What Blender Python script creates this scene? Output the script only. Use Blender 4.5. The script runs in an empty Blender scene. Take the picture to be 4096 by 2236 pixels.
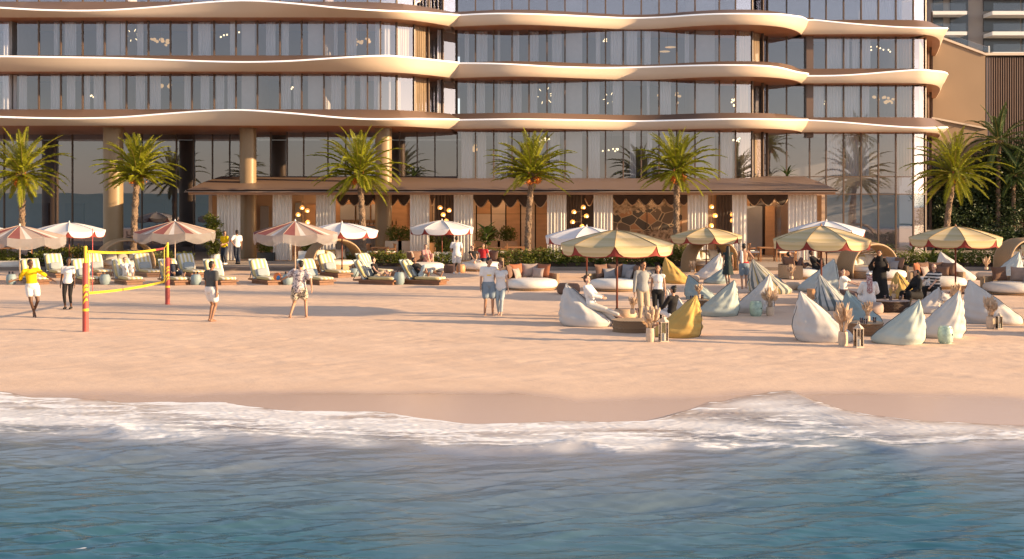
import bpy, bmesh, math, random
import numpy as np
from mathutils import Vector, Matrix
from mathutils import noise as mnoise
rad = math.radians
sc = bpy.context.scene
COL = sc.collection
F, HZ, CX, CH = 5000.0, 770.0, 2048.0, 3.8     # lens (in photo pixels), horizon row, centre column, eye height

# ---------------------------------------------------------------- camera, sky, sun, exposure
cam = bpy.data.cameras.new('camera')
cam.sensor_width = 36; cam.lens = 36 * F / 4096; cam.shift_y = -(1118 - HZ) / 4096
cam.clip_start = 0.5; cam.clip_end = 6000
co = bpy.data.objects.new('camera', cam); COL.objects.link(co)
co.location = (0, 0, CH); co.rotation_euler = (rad(90), 0, 0)
sc.camera = co
SUN_EL, SUN_AZ = rad(12.5), (0.97, -0.235)        # direction towards the sun on the ground plane (right, slightly seaward)
sun_to = Vector((SUN_AZ[0] * math.cos(SUN_EL), SUN_AZ[1] * math.cos(SUN_EL), math.sin(SUN_EL))).normalized()
w = bpy.data.worlds.new('World'); sc.world = w; w.use_nodes = True
nt = w.node_tree; bg = nt.nodes['Background']
sky = nt.nodes.new('ShaderNodeTexSky'); sky.sky_type = 'NISHITA'; sky.sun_disc = False
sky.sun_elevation = SUN_EL; sky.sun_rotation = math.atan2(sun_to.x, sun_to.y)
sky.air_density = 1.0; sky.dust_density = 0.25; sky.ozone_density = 2.5
hs_ = nt.nodes.new('ShaderNodeHueSaturation'); hs_.inputs['Saturation'].default_value = 0.55; nt.links.new(sky.outputs[0], hs_.inputs['Color'])
tn = nt.nodes.new('ShaderNodeMix'); tn.data_type = 'RGBA'; tn.blend_type = 'MULTIPLY'; tn.inputs[0].default_value = 1.0; tn.inputs[7].default_value = (1.05, 0.98, 0.97, 1)      # a thin warm veil over the evening sky
nt.links.new(hs_.outputs[0], tn.inputs[6]); nt.links.new(tn.outputs[2], bg.inputs[0]); bg.inputs[1].default_value = 0.122
sl = bpy.data.lights.new('sun', 'SUN'); sl.energy = 5.0; sl.angle = rad(0.8); sl.color = (1.0, 0.69, 0.38)
so = bpy.data.objects.new('sun', sl); COL.objects.link(so)
so.rotation_euler = (-sun_to).to_track_quat('-Z', 'Y').to_euler(); so.location = (60, -20, 40)
sc.view_settings.view_transform = 'Standard'; sc.view_settings.look = 'None'
sc.view_settings.exposure = 1.22; sc.view_settings.gamma = 1
cy = sc.cycles; cy.max_bounces = 8; cy.diffuse_bounces = 3; cy.glossy_bounces = 4; cy.transmission_bounces = 4
cy.transparent_max_bounces = 16; cy.sample_clamp_indirect = 6; cy.caustics_reflective = False; cy.caustics_refractive = False
try: cy.use_denoising = True
except Exception: pass

# ---------------------------------------------------------------- helpers
def px(x, y, Y): return Vector(((x - CX) / F * Y, Y, CH - (y - HZ) / F * Y))
def gp(x, y, z=0.0):
    Y = (CH - z) * F / (y - HZ); return Vector(((x - CX) / F * Y, Y, z))
def lerp(a, b, t): return a + (b - a) * t

def mat(name, col, rough=0.6, var=0.1, scale=3.0, bump=0.0, bscale=40.0, spec=0.4, metal=0.0, stretch=(1, 1, 1), transl=0.0, sheen=0.0):
    m = bpy.data.materials.new(name); m.use_nodes = True
    n = m.node_tree.nodes; L = m.node_tree.links; b = n['Principled BSDF']
    b.inputs['Roughness'].default_value = rough; b.inputs['Metallic'].default_value = metal
    b.inputs['Specular IOR Level'].default_value = spec
    if sheen: b.inputs['Sheen Weight'].default_value = sheen
    tc = n.new('ShaderNodeTexCoord'); mp = n.new('ShaderNodeMapping'); mp.inputs['Scale'].default_value = stretch
    L.new(tc.outputs['Object'], mp.inputs['Vector'])
    c = Vector(col)
    if var:
        nz = n.new('ShaderNodeTexNoise'); nz.inputs['Scale'].default_value = scale; nz.inputs['Detail'].default_value = 5
        L.new(mp.outputs[0], nz.inputs['Vector'])
        r = n.new('ShaderNodeValToRGB'); e = r.color_ramp.elements
        e[0].position = 0.3; e[1].position = 0.7
        e[0].color = (*[max(0, x * (1 - var)) for x in c], 1); e[1].color = (*[min(1, x * (1 + var)) for x in c], 1)
        L.new(nz.outputs['Fac'], r.inputs['Fac']); L.new(r.outputs[0], b.inputs['Base Color'])
    else: b.inputs['Base Color'].default_value = (*c, 1)
    if bump:
        nb = n.new('ShaderNodeTexNoise'); nb.inputs['Scale'].default_value = bscale; nb.inputs['Detail'].default_value = 4
        L.new(mp.outputs[0], nb.inputs['Vector'])
        bp = n.new('ShaderNodeBump'); bp.inputs['Strength'].default_value = bump; bp.inputs['Distance'].default_value = 0.02
        L.new(nb.outputs['Fac'], bp.inputs['Height']); L.new(bp.outputs[0], b.inputs['Normal'])
    if transl:
        t = n.new('ShaderNodeBsdfTranslucent'); mx = n.new('ShaderNodeMixShader'); mx.inputs[0].default_value = transl
        if var: L.new(r.outputs[0], t.inputs[0])
        else: t.inputs[0].default_value = (*c, 1)
        L.new(b.outputs[0], mx.inputs[1]); L.new(t.outputs[0], mx.inputs[2]); L.new(mx.outputs[0], n['Material Output'].inputs[0])
    return m
def emis(name, col, s):
    m = bpy.data.materials.new(name); m.use_nodes = True; b = m.node_tree.nodes['Principled BSDF']
    b.inputs['Base Color'].default_value = (*col, 1); b.inputs['Emission Color'].default_value = (*col, 1); b.inputs['Emission Strength'].default_value = s
    return m
def stripes(name, cols, axis, period, rough=0.75, coord='Object', widths=None, bump=0.0):
    """Hard woven stripes along one local axis."""
    m = bpy.data.materials.new(name); m.use_nodes = True; n = m.node_tree.nodes; L = m.node_tree.links; b = n['Principled BSDF']
    tc = n.new('ShaderNodeTexCoord'); sp = n.new('ShaderNodeSeparateXYZ'); L.new(tc.outputs[coord], sp.inputs[0])
    ma = n.new('ShaderNodeMath'); ma.operation = 'MULTIPLY'; ma.inputs[1].default_value = 1 / period; L.new(sp.outputs[axis], ma.inputs[0])
    fr = n.new('ShaderNodeMath'); fr.operation = 'FRACT'; L.new(ma.outputs[0], fr.inputs[0])
    r = n.new('ShaderNodeValToRGB'); r.color_ramp.interpolation = 'CONSTANT'; e = r.color_ramp.elements
    k = len(cols); pos = widths or [i / k for i in range(k)]
    for i in range(k):
        el = e[i] if i < 2 else e.new(pos[i])
        el.position = pos[i]; el.color = (*cols[i], 1)
    L.new(fr.outputs[0], r.inputs[0]); L.new(r.outputs[0], b.inputs['Base Color']); b.inputs['Roughness'].default_value = rough
    b.inputs['Specular IOR Level'].default_value = 0.25
    return m

class MB:
    """Collects shapes for ONE mesh object."""
    def __init__(s): s.v = []; s.f = []; s.m = []; s.cur = 0
    def add(s, vs, fs):
        o = len(s.v); s.v += [tuple(v) for v in vs]
        for f in fs: s.f.append([o + i for i in f]); s.m.append(s.cur)
        return s
    def box(s, c, d, rz=0.0, taper=1.0):
        x, y, z = (k / 2 for k in d); cs, sn = math.cos(rz), math.sin(rz); vs = []
        for zz, t in ((-z, 1), (z, taper)):
            for xx, yy in ((-x * t, -y * t), (x * t, -y * t), (x * t, y * t), (-x * t, y * t)):
                vs.append((c[0] + xx * cs - yy * sn, c[1] + xx * sn + yy * cs, c[2] + zz))
        return s.add(vs, [(3, 2, 1, 0), (4, 5, 6, 7), (0, 1, 5, 4), (1, 2, 6, 5), (2, 3, 7, 6), (3, 0, 4, 7)])
    def rings(s, R, cap=True, close=True):
        """loft through equal-length rings of points"""
        n = len(R[0]); vs = [p for r in R for p in r]; fs = []
        for i in range(len(R) - 1):
            for j in range(n if close else n - 1):
                k = (j + 1) % n; fs.append((i * n + j, i * n + k, (i + 1) * n + k, (i + 1) * n + j))
        if cap and close: fs.append(tuple(range(n - 1, -1, -1))); fs.append(tuple((len(R) - 1) * n + j for j in range(n)))
        return s.add(vs, fs)
    def tube(s, P, r, n=8, cap=True):
        P = [Vector(p) for p in P]; R = []; rr = r if hasattr(r, '__len__') else [r] * len(P)
        t0 = (P[1] - P[0]).normalized(); a = t0.orthogonal().normalized()
        for i, p in enumerate(P):
            t = (P[min(i + 1, len(P) - 1)] - P[max(i - 1, 0)]).normalized()
            a = (a - t * a.dot(t)); a = a.normalized() if a.length > 1e-6 else t.orthogonal().normalized(); b = t.cross(a)
            R.append([p + (a * math.cos(2 * math.pi * k / n) + b * math.sin(2 * math.pi * k / n)) * rr[i] for k in range(n)])
        return s.rings(R, cap)
    def lathe(s, prof, c=(0, 0, 0), n=20, sx=1, sy=1):
        R = [[(c[0] + math.cos(2 * math.pi * k / n) * r * sx, c[1] + math.sin(2 * math.pi * k / n) * r * sy, c[2] + z) for k in range(n)] for r, z in prof]
        return s.rings(R)
    def ell(s, c, r, n=12, k=8, M=None):
        R = []
        for i in range(k + 1):
            a = -math.pi / 2 + math.pi * i / k; cr = max(math.cos(a), 0.02)
            ring = []
            for j in range(n):
                t = 2 * math.pi * j / n; p = Vector((math.cos(t) * cr * r[0], math.sin(t) * cr * r[1], math.sin(a) * r[2]))
                if M is not None: p = M @ p
                ring.append(p + Vector(c))
            R.append(ring)
        return s.rings(R)
    def cone(s, p0, p1, r0, r1, n=10):
        """round-ended tapered limb"""
        p0, p1 = Vector(p0), Vector(p1); d = p1 - p0; L = d.length
        if L < 1e-5: return s.ell(p0, (r0,) * 3)
        t = d / L
        P, R = [], []
        for a in (-80, -50, -20): P.append(p0 + t * r0 * math.sin(rad(a))); R.append(r0 * math.cos(rad(a)))
        P.append(p0.lerp(p1, .5)); R.append((r0 + r1) / 2)
        for a in (20, 50, 80): P.append(p1 + t * r1 * math.sin(rad(a))); R.append(r1 * math.cos(rad(a)))
        return s.tube(P, R, n)
    def build(s, name, mats, parent=None, smooth=False, world=False, auto=None):
        me = bpy.data.meshes.new(name); me.from_pydata(s.v, [], s.f)
        for m in (mats if isinstance(mats, (list, tuple)) else [mats]): me.materials.append(m)
        if s.m and max(s.m): me.polygons.foreach_set('material_index', s.m)
        if smooth: me.polygons.foreach_set('use_smooth', [True] * len(me.polygons))
        if auto is not None:
            me.polygons.foreach_set('use_smooth', [True] * len(me.polygons)); me.set_sharp_from_angle(angle=rad(auto))
        me.update()
        o = bpy.data.objects.new(name, me); COL.objects.link(o)
        if parent is not None:
            o.parent = parent
            if world: o.matrix_parent_inverse = root_matrix(parent).inverted()
        return o
def root_matrix(o):
    m = Matrix.LocRotScale(o.location, o.rotation_euler, o.scale)
    return (root_matrix(o.parent) @ o.matrix_parent_inverse @ m) if o.parent else m
def tag(o, label=None, cat=None, group=None, kind=None):
    if label: o['label'] = label
    if cat: o['category'] = cat
    if group: o['group'] = group
    if kind: o['kind'] = kind
    return o
def thing(name, label, cat, loc=(0, 0, 0), rz=0.0, group=None):
    o = bpy.data.objects.new(name, None); COL.objects.link(o); o.empty_display_size = 0.3
    o.location = loc; o.rotation_euler = (0, 0, rz); return tag(o, label, cat, group)
def dup(root, loc, rz=None, label=None, group=None, scale=None, swap=None):
    def cp(o, par):
        c = o.copy(); COL.objects.link(c); c.parent = par
        if swap and c.type == 'MESH':
            for i, sl_ in enumerate(c.material_slots):
                if sl_.material in swap: sl_.link = 'OBJECT'; sl_.material = swap[sl_.material]
        for ch in list(o.children): cp(ch, c)
        return c
    r = cp(root, None); r.location = loc
    if rz is not None: r.rotation_euler = (0, 0, rz)
    if scale is not None: r.scale = scale if hasattr(scale, '__len__') else (scale,) * 3
    if label: r['label'] = label
    if group: r['group'] = group
    return r
ORD = ['first', 'second', 'third', 'fourth', 'fifth', 'sixth', 'seventh', 'eighth', 'ninth', 'tenth', 'eleventh', 'twelfth', 'thirteenth', 'fourteenth', 'fifteenth', 'sixteenth', 'seventeenth', 'eighteenth', 'nineteenth', 'twentieth', 'twenty-first', 'twenty-second', 'twenty-third', 'twenty-fourth', 'twenty-fifth', 'twenty-sixth']
def interp(x, pts, k=1): return float(np.interp(x, [p[0] for p in pts], [p[k] for p in pts]))
def catmull(pts, per=12):
    P = [np.array(p, float) for p in pts]; P = [2 * P[0] - P[1]] + P + [2 * P[-1] - P[-2]]; out = []
    for i in range(1, len(P) - 2):
        a, b, c, d = P[i - 1:i + 3]
        for j in range(per):
            t = j / per
            out.append(0.5 * (2 * b + (c - a) * t + (2 * a - 5 * b + 4 * c - d) * t * t + (3 * b - a - 3 * c + d) * t ** 3))
    out.append(P[-2]); return out
R0 = random.Random(7)

# ---------------------------------------------------------------- materials of the buildings
CREAM = mat('cream_panel', (0.67, 0.54, 0.425), 0.35, 0.03, 0.4, spec=0.5)
BRONZE = mat('bronze_panel', (0.155, 0.100, 0.075), 0.42, 0.06, 0.5, spec=0.5)
SOFFIT = mat('copper_soffit', (0.50, 0.215, 0.095), 0.45, 0.08, 0.7)
WHITE_TRIM = emis('glowing_white_trim', (0.95, 0.93, 0.92), 0.14)  # painted trim, with a weak glow added to keep it white in shade
MULLION = mat('bronze_mullion', (0.13, 0.085, 0.06), 0.4, 0.05)
COLUMN = mat('bronze_column', (0.27, 0.185, 0.10), 0.38, 0.05, 1.0, spec=0.5)
ROOM = mat('room_wall', (0.30, 0.28, 0.27), 0.8, 0.08, 0.6)
ROOMD = mat('room_dark', (0.27, 0.26, 0.27), 0.8, 0.1, 0.6)
SHEER = mat('sheer_curtain', (0.88, 0.86, 0.86), 0.9, 0.05, 2, transl=0.4, stretch=(6, 6, 0.3))
SUNLIT_SHEER = mat('sunlit_sheer_curtain', (0.56, 0.42, 0.27), 0.9, 0.05, 2, transl=0.25, stretch=(6, 6, 0.3))  # copy for sunlit curtains: warm light and lower glare put into the colour
LINEN = mat('linen_curtain', (0.80, 0.75, 0.69), 0.9, 0.07, 3, transl=0.2, stretch=(6, 6, 0.3))
def glassmat(name, refl, tint, rough=0.0):
    m = bpy.data.materials.new(name); m.use_nodes = True; n = m.node_tree.nodes; L = m.node_tree.links
    n.remove(n['Principled BSDF'])
    t = n.new('ShaderNodeBsdfTransparent'); t.inputs[0].default_value = (*tint, 1)
    g = n.new('ShaderNodeBsdfGlossy'); g.inputs['Roughness'].default_value = rough; g.inputs['Color'].default_value = (0.92, 0.86, 0.92, 1)
    lw = n.new('ShaderNodeLayerWeight'); lw.inputs[0].default_value = 0.25
    mr = n.new('ShaderNodeMapRange'); mr.inputs[3].default_value = refl; mr.inputs[4].default_value = 1.0
    L.new(lw.outputs['Fresnel'], mr.inputs[0])
    tc = n.new('ShaderNodeTexCoord'); nz = n.new('ShaderNodeTexNoise'); nz.inputs['Scale'].default_value = 0.8; nz.inputs['Detail'].default_value = 1
    bp = n.new('ShaderNodeBump'); bp.inputs['Strength'].default_value = 0.02; bp.inputs['Distance'].default_value = 0.05
    L.new(tc.outputs['Object'], nz.inputs['Vector']); L.new(nz.outputs[0], bp.inputs['Height']); L.new(bp.outputs[0], g.inputs['Normal'])
    x = n.new('ShaderNodeMixShader'); L.new(mr.outputs[0], x.inputs[0]); L.new(t.outputs[0], x.inputs[1]); L.new(g.outputs[0], x.inputs[2])
    L.new(x.outputs[0], n['Material Output'].inputs[0]); return m
GLASS = glassmat('facade_glass', 0.16, (0.93, 0.93, 0.96))
LOBBY_GLASS = glassmat('lobby_glass', 0.17, (0.55, 0.55, 0.60))
CLEAR = glassmat('clear_glass', 0.015, (0.93, 0.95, 0.95))
# ================================================================ THE SETTING: sand, sea, terrace
EDGE = [(-1500, 1556), (0, 1558), (150, 1575), (300, 1578), (480, 1597), (700, 1593), (880, 1598), (1100, 1625), (1500, 1632), (1700, 1660), (1850, 1676), (2048, 1678), (2250, 1672), (2580, 1668), (2690, 1645), (2780, 1622), (2840, 1600), (2900, 1597), (2990, 1578), (3080, 1566), (3165, 1563), (3240, 1590), (3360, 1622), (3500, 1650), (3700, 1668), (3900, 1676), (4096, 1690), (5600, 1690)]
BACK = [(-1500, 1735), (0, 1735), (300, 1738), (600, 1752), (900, 1742), (1000, 1757), (1500, 1762), (1700, 1777), (1900, 1795), (2048, 1802), (2300, 1795), (2700, 1790), (3300, 1800), (3600, 1790), (4096, 1772), (5600, 1760)]
WET = [(-1500, 1548), (0, 1545), (250, 1541), (500, 1545), (800, 1553), (1100, 1546), (1600, 1548), (2048, 1546), (2300, 1570), (2700, 1563), (3000, 1547), (3400, 1548), (3700, 1556), (4096, 1566), (5600, 1570)]
def wcurve(pts):
    a = np.array([tuple(gp(x, y))[:2] for x, y in pts]); a = a[np.argsort(a[:, 0])]; return a[:, 0], a[:, 1]
EX, EY = wcurve(EDGE); BX, BY = wcurve(BACK); WX, WY = wcurve(WET)
ESX = np.linspace(-40, 40, 801); _e = np.interp(ESX, EX, EY); ESY = np.convolve(np.pad(_e, 40, 'edge'), np.hanning(81) / np.hanning(81).sum(), 'valid')
def smooth01(t): t = np.clip(t, 0, 1); return t * t * (3 - 2 * t)
RNG = np.random.RandomState(3)
def fsum(X, Y, n, l0, l1, amp, ang0, spread, seed, sharp=0.0):
    r = np.random.RandomState(seed); Z = np.zeros_like(X)
    for i in range(n):
        lam = l0 * (l1 / l0) ** r.rand(); a = ang0 + spread * r.randn(); k = 2 * np.pi / lam; ph = r.rand() * 6.283
        s = np.sin(k * (X * np.cos(a) + Y * np.sin(a)) + ph + 0.9 * np.sin(0.37 * k * (X * np.sin(a) - Y * np.cos(a)) + ph * 1.7))
        if sharp: s = (1 - np.abs(s)) * 2 * sharp + s * (1 - sharp) - sharp
        Z += amp * lam * s
    return Z
def sand_z(X, Y):
    e = np.interp(X, ESX, ESY); t = np.clip((np.maximum(e, 22.3) + 1.2 - Y), 0, None)
    return -0.05 * np.minimum(t, 25) ** 1.15
def grid_axis(lo, hi, step, far):
    a = list(np.arange(lo, hi + 1e-6, step)); s = step; x = a[-1]
    while x < far[1]: s *= 1.5; x += s; a.append(x)
    s = step; x = a[0]
    while x > far[0]: s *= 1.5; x -= s; a.insert(0, x)
    return np.array(a)
def grid_mesh(name, X, Y, Z, m, attrs=None):
    r, c = X.shape; me = bpy.data.meshes.new(name)
    co_ = np.stack([X, Y, Z], -1).reshape(-1, 3).astype(np.float32)
    i = np.arange(r - 1)[:, None] * c + np.arange(c - 1)[None]; q = np.stack([i, i + 1, i + c + 1, i + c], -1).reshape(-1, 4).astype(np.int32)
    me.vertices.add(len(co_)); me.vertices.foreach_set('co', co_.ravel())
    me.loops.add(q.size); me.loops.foreach_set('vertex_index', q.ravel())
    me.polygons.add(len(q)); me.polygons.foreach_set('loop_start', np.arange(0, q.size, 4, dtype=np.int32))
    me.update(calc_edges=True); me.polygons.foreach_set('use_smooth', [True] * len(q))
    for k, a in (attrs or {}).items():
        at = me.attributes.new(k, 'FLOAT', 'POINT'); at.data.foreach_set('value', a.astype(np.float32).ravel())
    me.materials.append(m); o = bpy.data.objects.new(name, me); COL.objects.link(o); return o

# --- sand: dry, raked by feet, darker and glossy where the swash has wetted it
def sandmat():
    m = bpy.data.materials.new('sand'); m.use_nodes = True; n = m.node_tree.nodes; L = m.node_tree.links; b = n['Principled BSDF']
    tc = n.new('ShaderNodeTexCoord'); mp = n.new('ShaderNodeMapping'); mp.inputs['Scale'].default_value = (0.8, 1.1, 1); L.new(tc.outputs['Object'], mp.inputs[0])
    n1 = n.new('ShaderNodeTexNoise'); n1.inputs['Scale'].default_value = 0.55; n1.inputs['Detail'].default_value = 8; n1.inputs['Roughness'].default_value = 0.62; L.new(mp.outputs[0], n1.inputs['Vector'])
    r = n.new('ShaderNodeValToRGB'); e = r.color_ramp.elements; e[0].position = .3; e[1].position = .72
    e[0].color = (0.64, 0.455, 0.33, 1); e[1].color = (0.755, 0.55, 0.405, 1); L.new(n1.outputs[0], r.inputs[0])
    at = n.new('ShaderNodeAttribute'); at.attribute_name = 'wet'
    mx = n.new('ShaderNodeMix'); mx.data_type = 'RGBA'; L.new(at.outputs['Fac'], mx.inputs[0]); L.new(r.outputs[0], mx.inputs[6]); mx.inputs[7].default_value = (0.56, 0.405, 0.315, 1)
    L.new(mx.outputs[2], b.inputs['Base Color'])
    mr = n.new('ShaderNodeMapRange'); mr.inputs[3].default_value = 0.95; mr.inputs[4].default_value = 0.20; L.new(at.outputs['Fac'], mr.inputs[0]); L.new(mr.outputs[0], b.inputs['Roughness'])
    b.inputs['Specular IOR Level'].default_value = 0.25
    n2 = n.new('ShaderNodeTexNoise'); n2.inputs['Scale'].default_value = 2.6; n2.inputs['Detail'].default_value = 8; n2.inputs['Roughness'].default_value = .65; L.new(mp.outputs[0], n2.inputs['Vector'])
    n3 = n.new('ShaderNodeTexNoise'); n3.inputs['Scale'].default_value = 45; n3.inputs['Detail'].default_value = 3; L.new(tc.outputs['Object'], n3.inputs['Vector'])
    ad = n.new('ShaderNodeMath'); ad.operation = 'MULTIPLY_ADD'; ad.inputs[1].default_value = .12; L.new(n3.outputs[0], ad.inputs[0]); L.new(n2.outputs[0], ad.inputs[2])
    inv = n.new('ShaderNodeMath'); inv.operation = 'MULTIPLY_ADD'; inv.inputs[1].default_value = -0.28; inv.inputs[2].default_value = .32; L.new(at.outputs['Fac'], inv.inputs[0])
    bp = n.new('ShaderNodeBump'); bp.inputs['Distance'].default_value = 0.06; L.new(inv.outputs[0], bp.inputs['Strength']); L.new(ad.outputs[0], bp.inputs['Height']); L.new(bp.outputs[0], b.inputs['Normal'])
    return m
xa = grid_axis(-30, 30, 0.12, (-2500, 2500)); ya = grid_axis(16, 64, 0.10, (-60, 2500))
X, Y = np.meshgrid(xa, ya)
Z = sand_z(X, Y)
flat = smooth01((Y - 24.0) / 2.0) * smooth01((60.5 - Y) / 2.0)
Z = Z + flat * (fsum(X * 0.7, Y, 12, 1.2, 5, 0.0010, 1.2, 0.9, 11) + fsum(X * 0.8, Y, 14, 0.3, 1.1, 0.0022, 1.3, 1.0, 12))
rp = np.random.RandomState(8)                                       # trodden dents and trails of steps
xs0, ys0 = np.searchsorted(xa, -30), np.searchsorted(ya, 24)
for k in range(150):
    px_, py_ = rp.uniform(-17, 19), rp.uniform(27.5, 57); a_ = rp.uniform(-.5, .5) + (0 if rp.rand() < .7 else 1.5)
    for j in range(rp.randint(5, 16)):
        cx_, cy_ = px_ + math.cos(a_) * .62 * j + .12 * (j % 2) * -math.sin(a_), py_ + math.sin(a_) * .62 * j + .14 * (j % 2) * math.cos(a_)
        if not (-29 < cx_ < 29 and 26 < cy_ < 60): continue
        i0, i1 = np.searchsorted(xa, [cx_ - .5, cx_ + .5]); j0, j1 = np.searchsorted(ya, [cy_ - .5, cy_ + .5])
        rr_ = (X[j0:j1, i0:i1] - cx_) ** 2 + (Y[j0:j1, i0:i1] - cy_) ** 2
        Z[j0:j1, i0:i1] += -.013 * np.exp(-rr_ / .016) + .004 * np.exp(-((np.sqrt(rr_) - .22) / .08) ** 2)
we = np.interp(X, WX, WY)
wet = smooth01((we - Y + 0.05 * np.sin(X * 3.1) + 0.03 * np.sin(X * 7.7 + 1)) / 1.0 + 0.15 * np.sin(X * 0.9) * 0)
tag(grid_mesh('sand', X, Y, Z, sandmat(), {'wet': wet}), 'pale warm beach sand running from the surf to the terrace', 'beach', kind='structure')

# --- the sea: a real wave surface with a swash edge, foam by thickness of the broken wave
def seamat():
    m = bpy.data.materials.new('sea_water'); m.use_nodes = True; n = m.node_tree.nodes; L = m.node_tree.links; b = n['Principled BSDF']; out = n['Material Output']
    tc = n.new('ShaderNodeTexCoord')
    def attr(a): k = n.new('ShaderNodeAttribute'); k.attribute_name = a; return k.outputs['Fac']
    r = n.new('ShaderNodeValToRGB'); e = r.color_ramp.elements
    e[0].position = 0.0; e[0].color = (0.47, 0.335, 0.265, 1); e[1].position = 1.0; e[1].color = (0.015, 0.084, 0.136, 1)
    for p, c in ((0.12, (0.37, 0.32, 0.31)), (0.24, (0.215, 0.225, 0.265)), (0.46, (0.125, 0.175, 0.220)), (0.72, (0.045, 0.124, 0.168))): k = e.new(p); k.color = (*c, 1)
    L.new(attr('depth'), r.inputs[0])
    # foam: stretched fractal lace, thick where the attribute is high
    mp = n.new('ShaderNodeMapping'); mp.inputs['Scale'].default_value = (0.55, 1.25, 1); mp.inputs['Rotation'].default_value = (0, 0, rad(-9)); L.new(tc.outputs['Object'], mp.inputs[0])
    wn = n.new('ShaderNodeTexNoise'); wn.inputs['Scale'].default_value = 1.4; wn.inputs['Detail'].default_value = 3; L.new(mp.outputs[0], wn.inputs['Vector'])
    wm = n.new('ShaderNodeMix'); wm.data_type = 'VECTOR'; wm.inputs[0].default_value = 0.25; L.new(mp.outputs[0], wm.inputs[4]); L.new(wn.outputs['Color'], wm.inputs[5])
    n1 = n.new('ShaderNodeTexNoise'); n1.inputs['Scale'].default_value = 3.2; n1.inputs['Detail'].default_value = 9; n1.inputs['Roughness'].default_value = 0.62; n1.inputs['Distortion'].default_value = 0.8; L.new(wm.outputs[1], n1.inputs['Vector'])
    vo = n.new('ShaderNodeTexVoronoi'); vo.feature = 'DISTANCE_TO_EDGE'; vo.inputs['Scale'].default_value = 6.0; L.new(wm.outputs[1], vo.inputs['Vector'])
    vs = n.new('ShaderNodeMapRange'); vs.inputs[1].default_value = 0.0; vs.inputs[2].default_value = 0.25; vs.inputs[3].default_value = 0.10; vs.inputs[4].default_value = -0.06; L.new(vo.outputs['Distance'], vs.inputs[0])
    a1 = n.new('ShaderNodeMath'); a1.operation = 'ADD'; L.new(n1.outputs[0], a1.inputs[0]); L.new(vs.outputs[0], a1.inputs[1])
    a2 = n.new('ShaderNodeMath'); a2.operation = 'ADD'; L.new(a1.outputs[0], a2.inputs[0]); L.new(attr('foam'), a2.inputs[1])
    fm = n.new('ShaderNodeMapRange'); fm.interpolation_type = 'SMOOTHSTEP'; fm.inputs[1].default_value = 0.93; fm.inputs[2].default_value = 1.30; L.new(a2.outputs[0], fm.inputs[0])
    mx = n.new('ShaderNodeMix'); mx.data_type = 'RGBA'; mk = n.new('ShaderNodeMath'); mk.operation = 'MAXIMUM'; L.new(fm.outputs[0], mk.inputs[0]); L.new(attr('milk'), mk.inputs[1]); L.new(mk.outputs[0], mx.inputs[0]); L.new(r.outputs[0], mx.inputs[6]); mx.inputs[7].default_value = (0.83, 0.83, 0.835, 1); L.new(mx.outputs[2], b.inputs['Base Color'])
    mr = n.new('ShaderNodeMapRange'); mr.inputs[3].default_value = 0.06; mr.inputs[4].default_value = 0.85; L.new(fm.outputs[0], mr.inputs[0]); L.new(mr.outputs[0], b.inputs['Roughness'])
    b.inputs['IOR'].default_value = 1.33; b.inputs['Specular IOR Level'].default_value = 0.42
    mp2 = n.new('ShaderNodeMapping'); mp2.inputs['Scale'].default_value = (0.55, 1.5, 1); L.new(tc.outputs['Object'], mp2.inputs[0])
    n2 = n.new('ShaderNodeTexNoise'); n2.inputs['Scale'].default_value = 9; n2.inputs['Detail'].default_value = 6; n2.inputs['Distortion'].default_value = 0.6; L.new(mp2.outputs[0], n2.inputs['Vector'])
    ml = n.new('ShaderNodeMath'); ml.operation = 'MULTIPLY_ADD'; ml.inputs[1].default_value = 0.35; L.new(fm.outputs[0], ml.inputs[0]); L.new(n2.outputs[0], ml.inputs[2])
    bp = n.new('ShaderNodeBump'); bp.inputs['Strength'].default_value = 0.22; bp.inputs['Distance'].default_value = 0.03; L.new(ml.outputs[0], bp.inputs['Height']); L.new(bp.outputs[0], b.inputs['Normal'])
    # a rough sea never mirrors fully at grazing angles: reflection is held to about a third
    b.inputs['Specular IOR Level'].default_value = 0.0
    fr = n.new('ShaderNodeFresnel'); fr.inputs['IOR'].default_value = 1.33; mi = n.new('ShaderNodeMath'); mi.operation = 'MINIMUM'; mi.inputs[1].default_value = 0.36
    L.new(bp.outputs[0], fr.inputs['Normal']); L.new(fr.outputs[0], mi.inputs[0])
    nf = n.new('ShaderNodeMath'); nf.operation = 'MULTIPLY_ADD'; nf.inputs[1].default_value = -1; nf.inputs[2].default_value = 1; L.new(mk.outputs[0], nf.inputs[0])
    ff = n.new('ShaderNodeMath'); ff.operation = 'MULTIPLY'; L.new(mi.outputs[0], ff.inputs[0]); L.new(nf.outputs[0], ff.inputs[1])
    gl = n.new('ShaderNodeBsdfGlossy'); gl.inputs['Color'].default_value = (0.70, 0.87, 0.95, 1); gl.inputs['Roughness'].default_value = 0.07; L.new(bp.outputs[0], gl.inputs['Normal'])
    ms = n.new('ShaderNodeMixShader'); L.new(ff.outputs[0], ms.inputs[0]); L.new(b.outputs[0], ms.inputs[1]); L.new(gl.outputs[0], ms.inputs[2]); L.new(ms.outputs[0], out.inputs[0])
    return m
xa = grid_axis(-13, 13, 0.032, (-3000, 3000)); nv = 420
Ynear = 10.5
e = np.interp(xa, EX, EY) + 0.05 * np.sin(xa * 2.3) + 0.03 * np.sin(xa * 5.9 + 2)
v = np.linspace(0, 1, nv)
rows = [Ynear + (e - Ynear) * t for t in v]
far = []; s = 0.04; y = Ynear
while y > -3000: s *= 1.45; y -= s; far.insert(0, np.full_like(xa, y))
Y = np.array(far + rows); X = np.tile(xa, (len(Y), 1)); ee = np.tile(e, (len(Y), 1))
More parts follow.
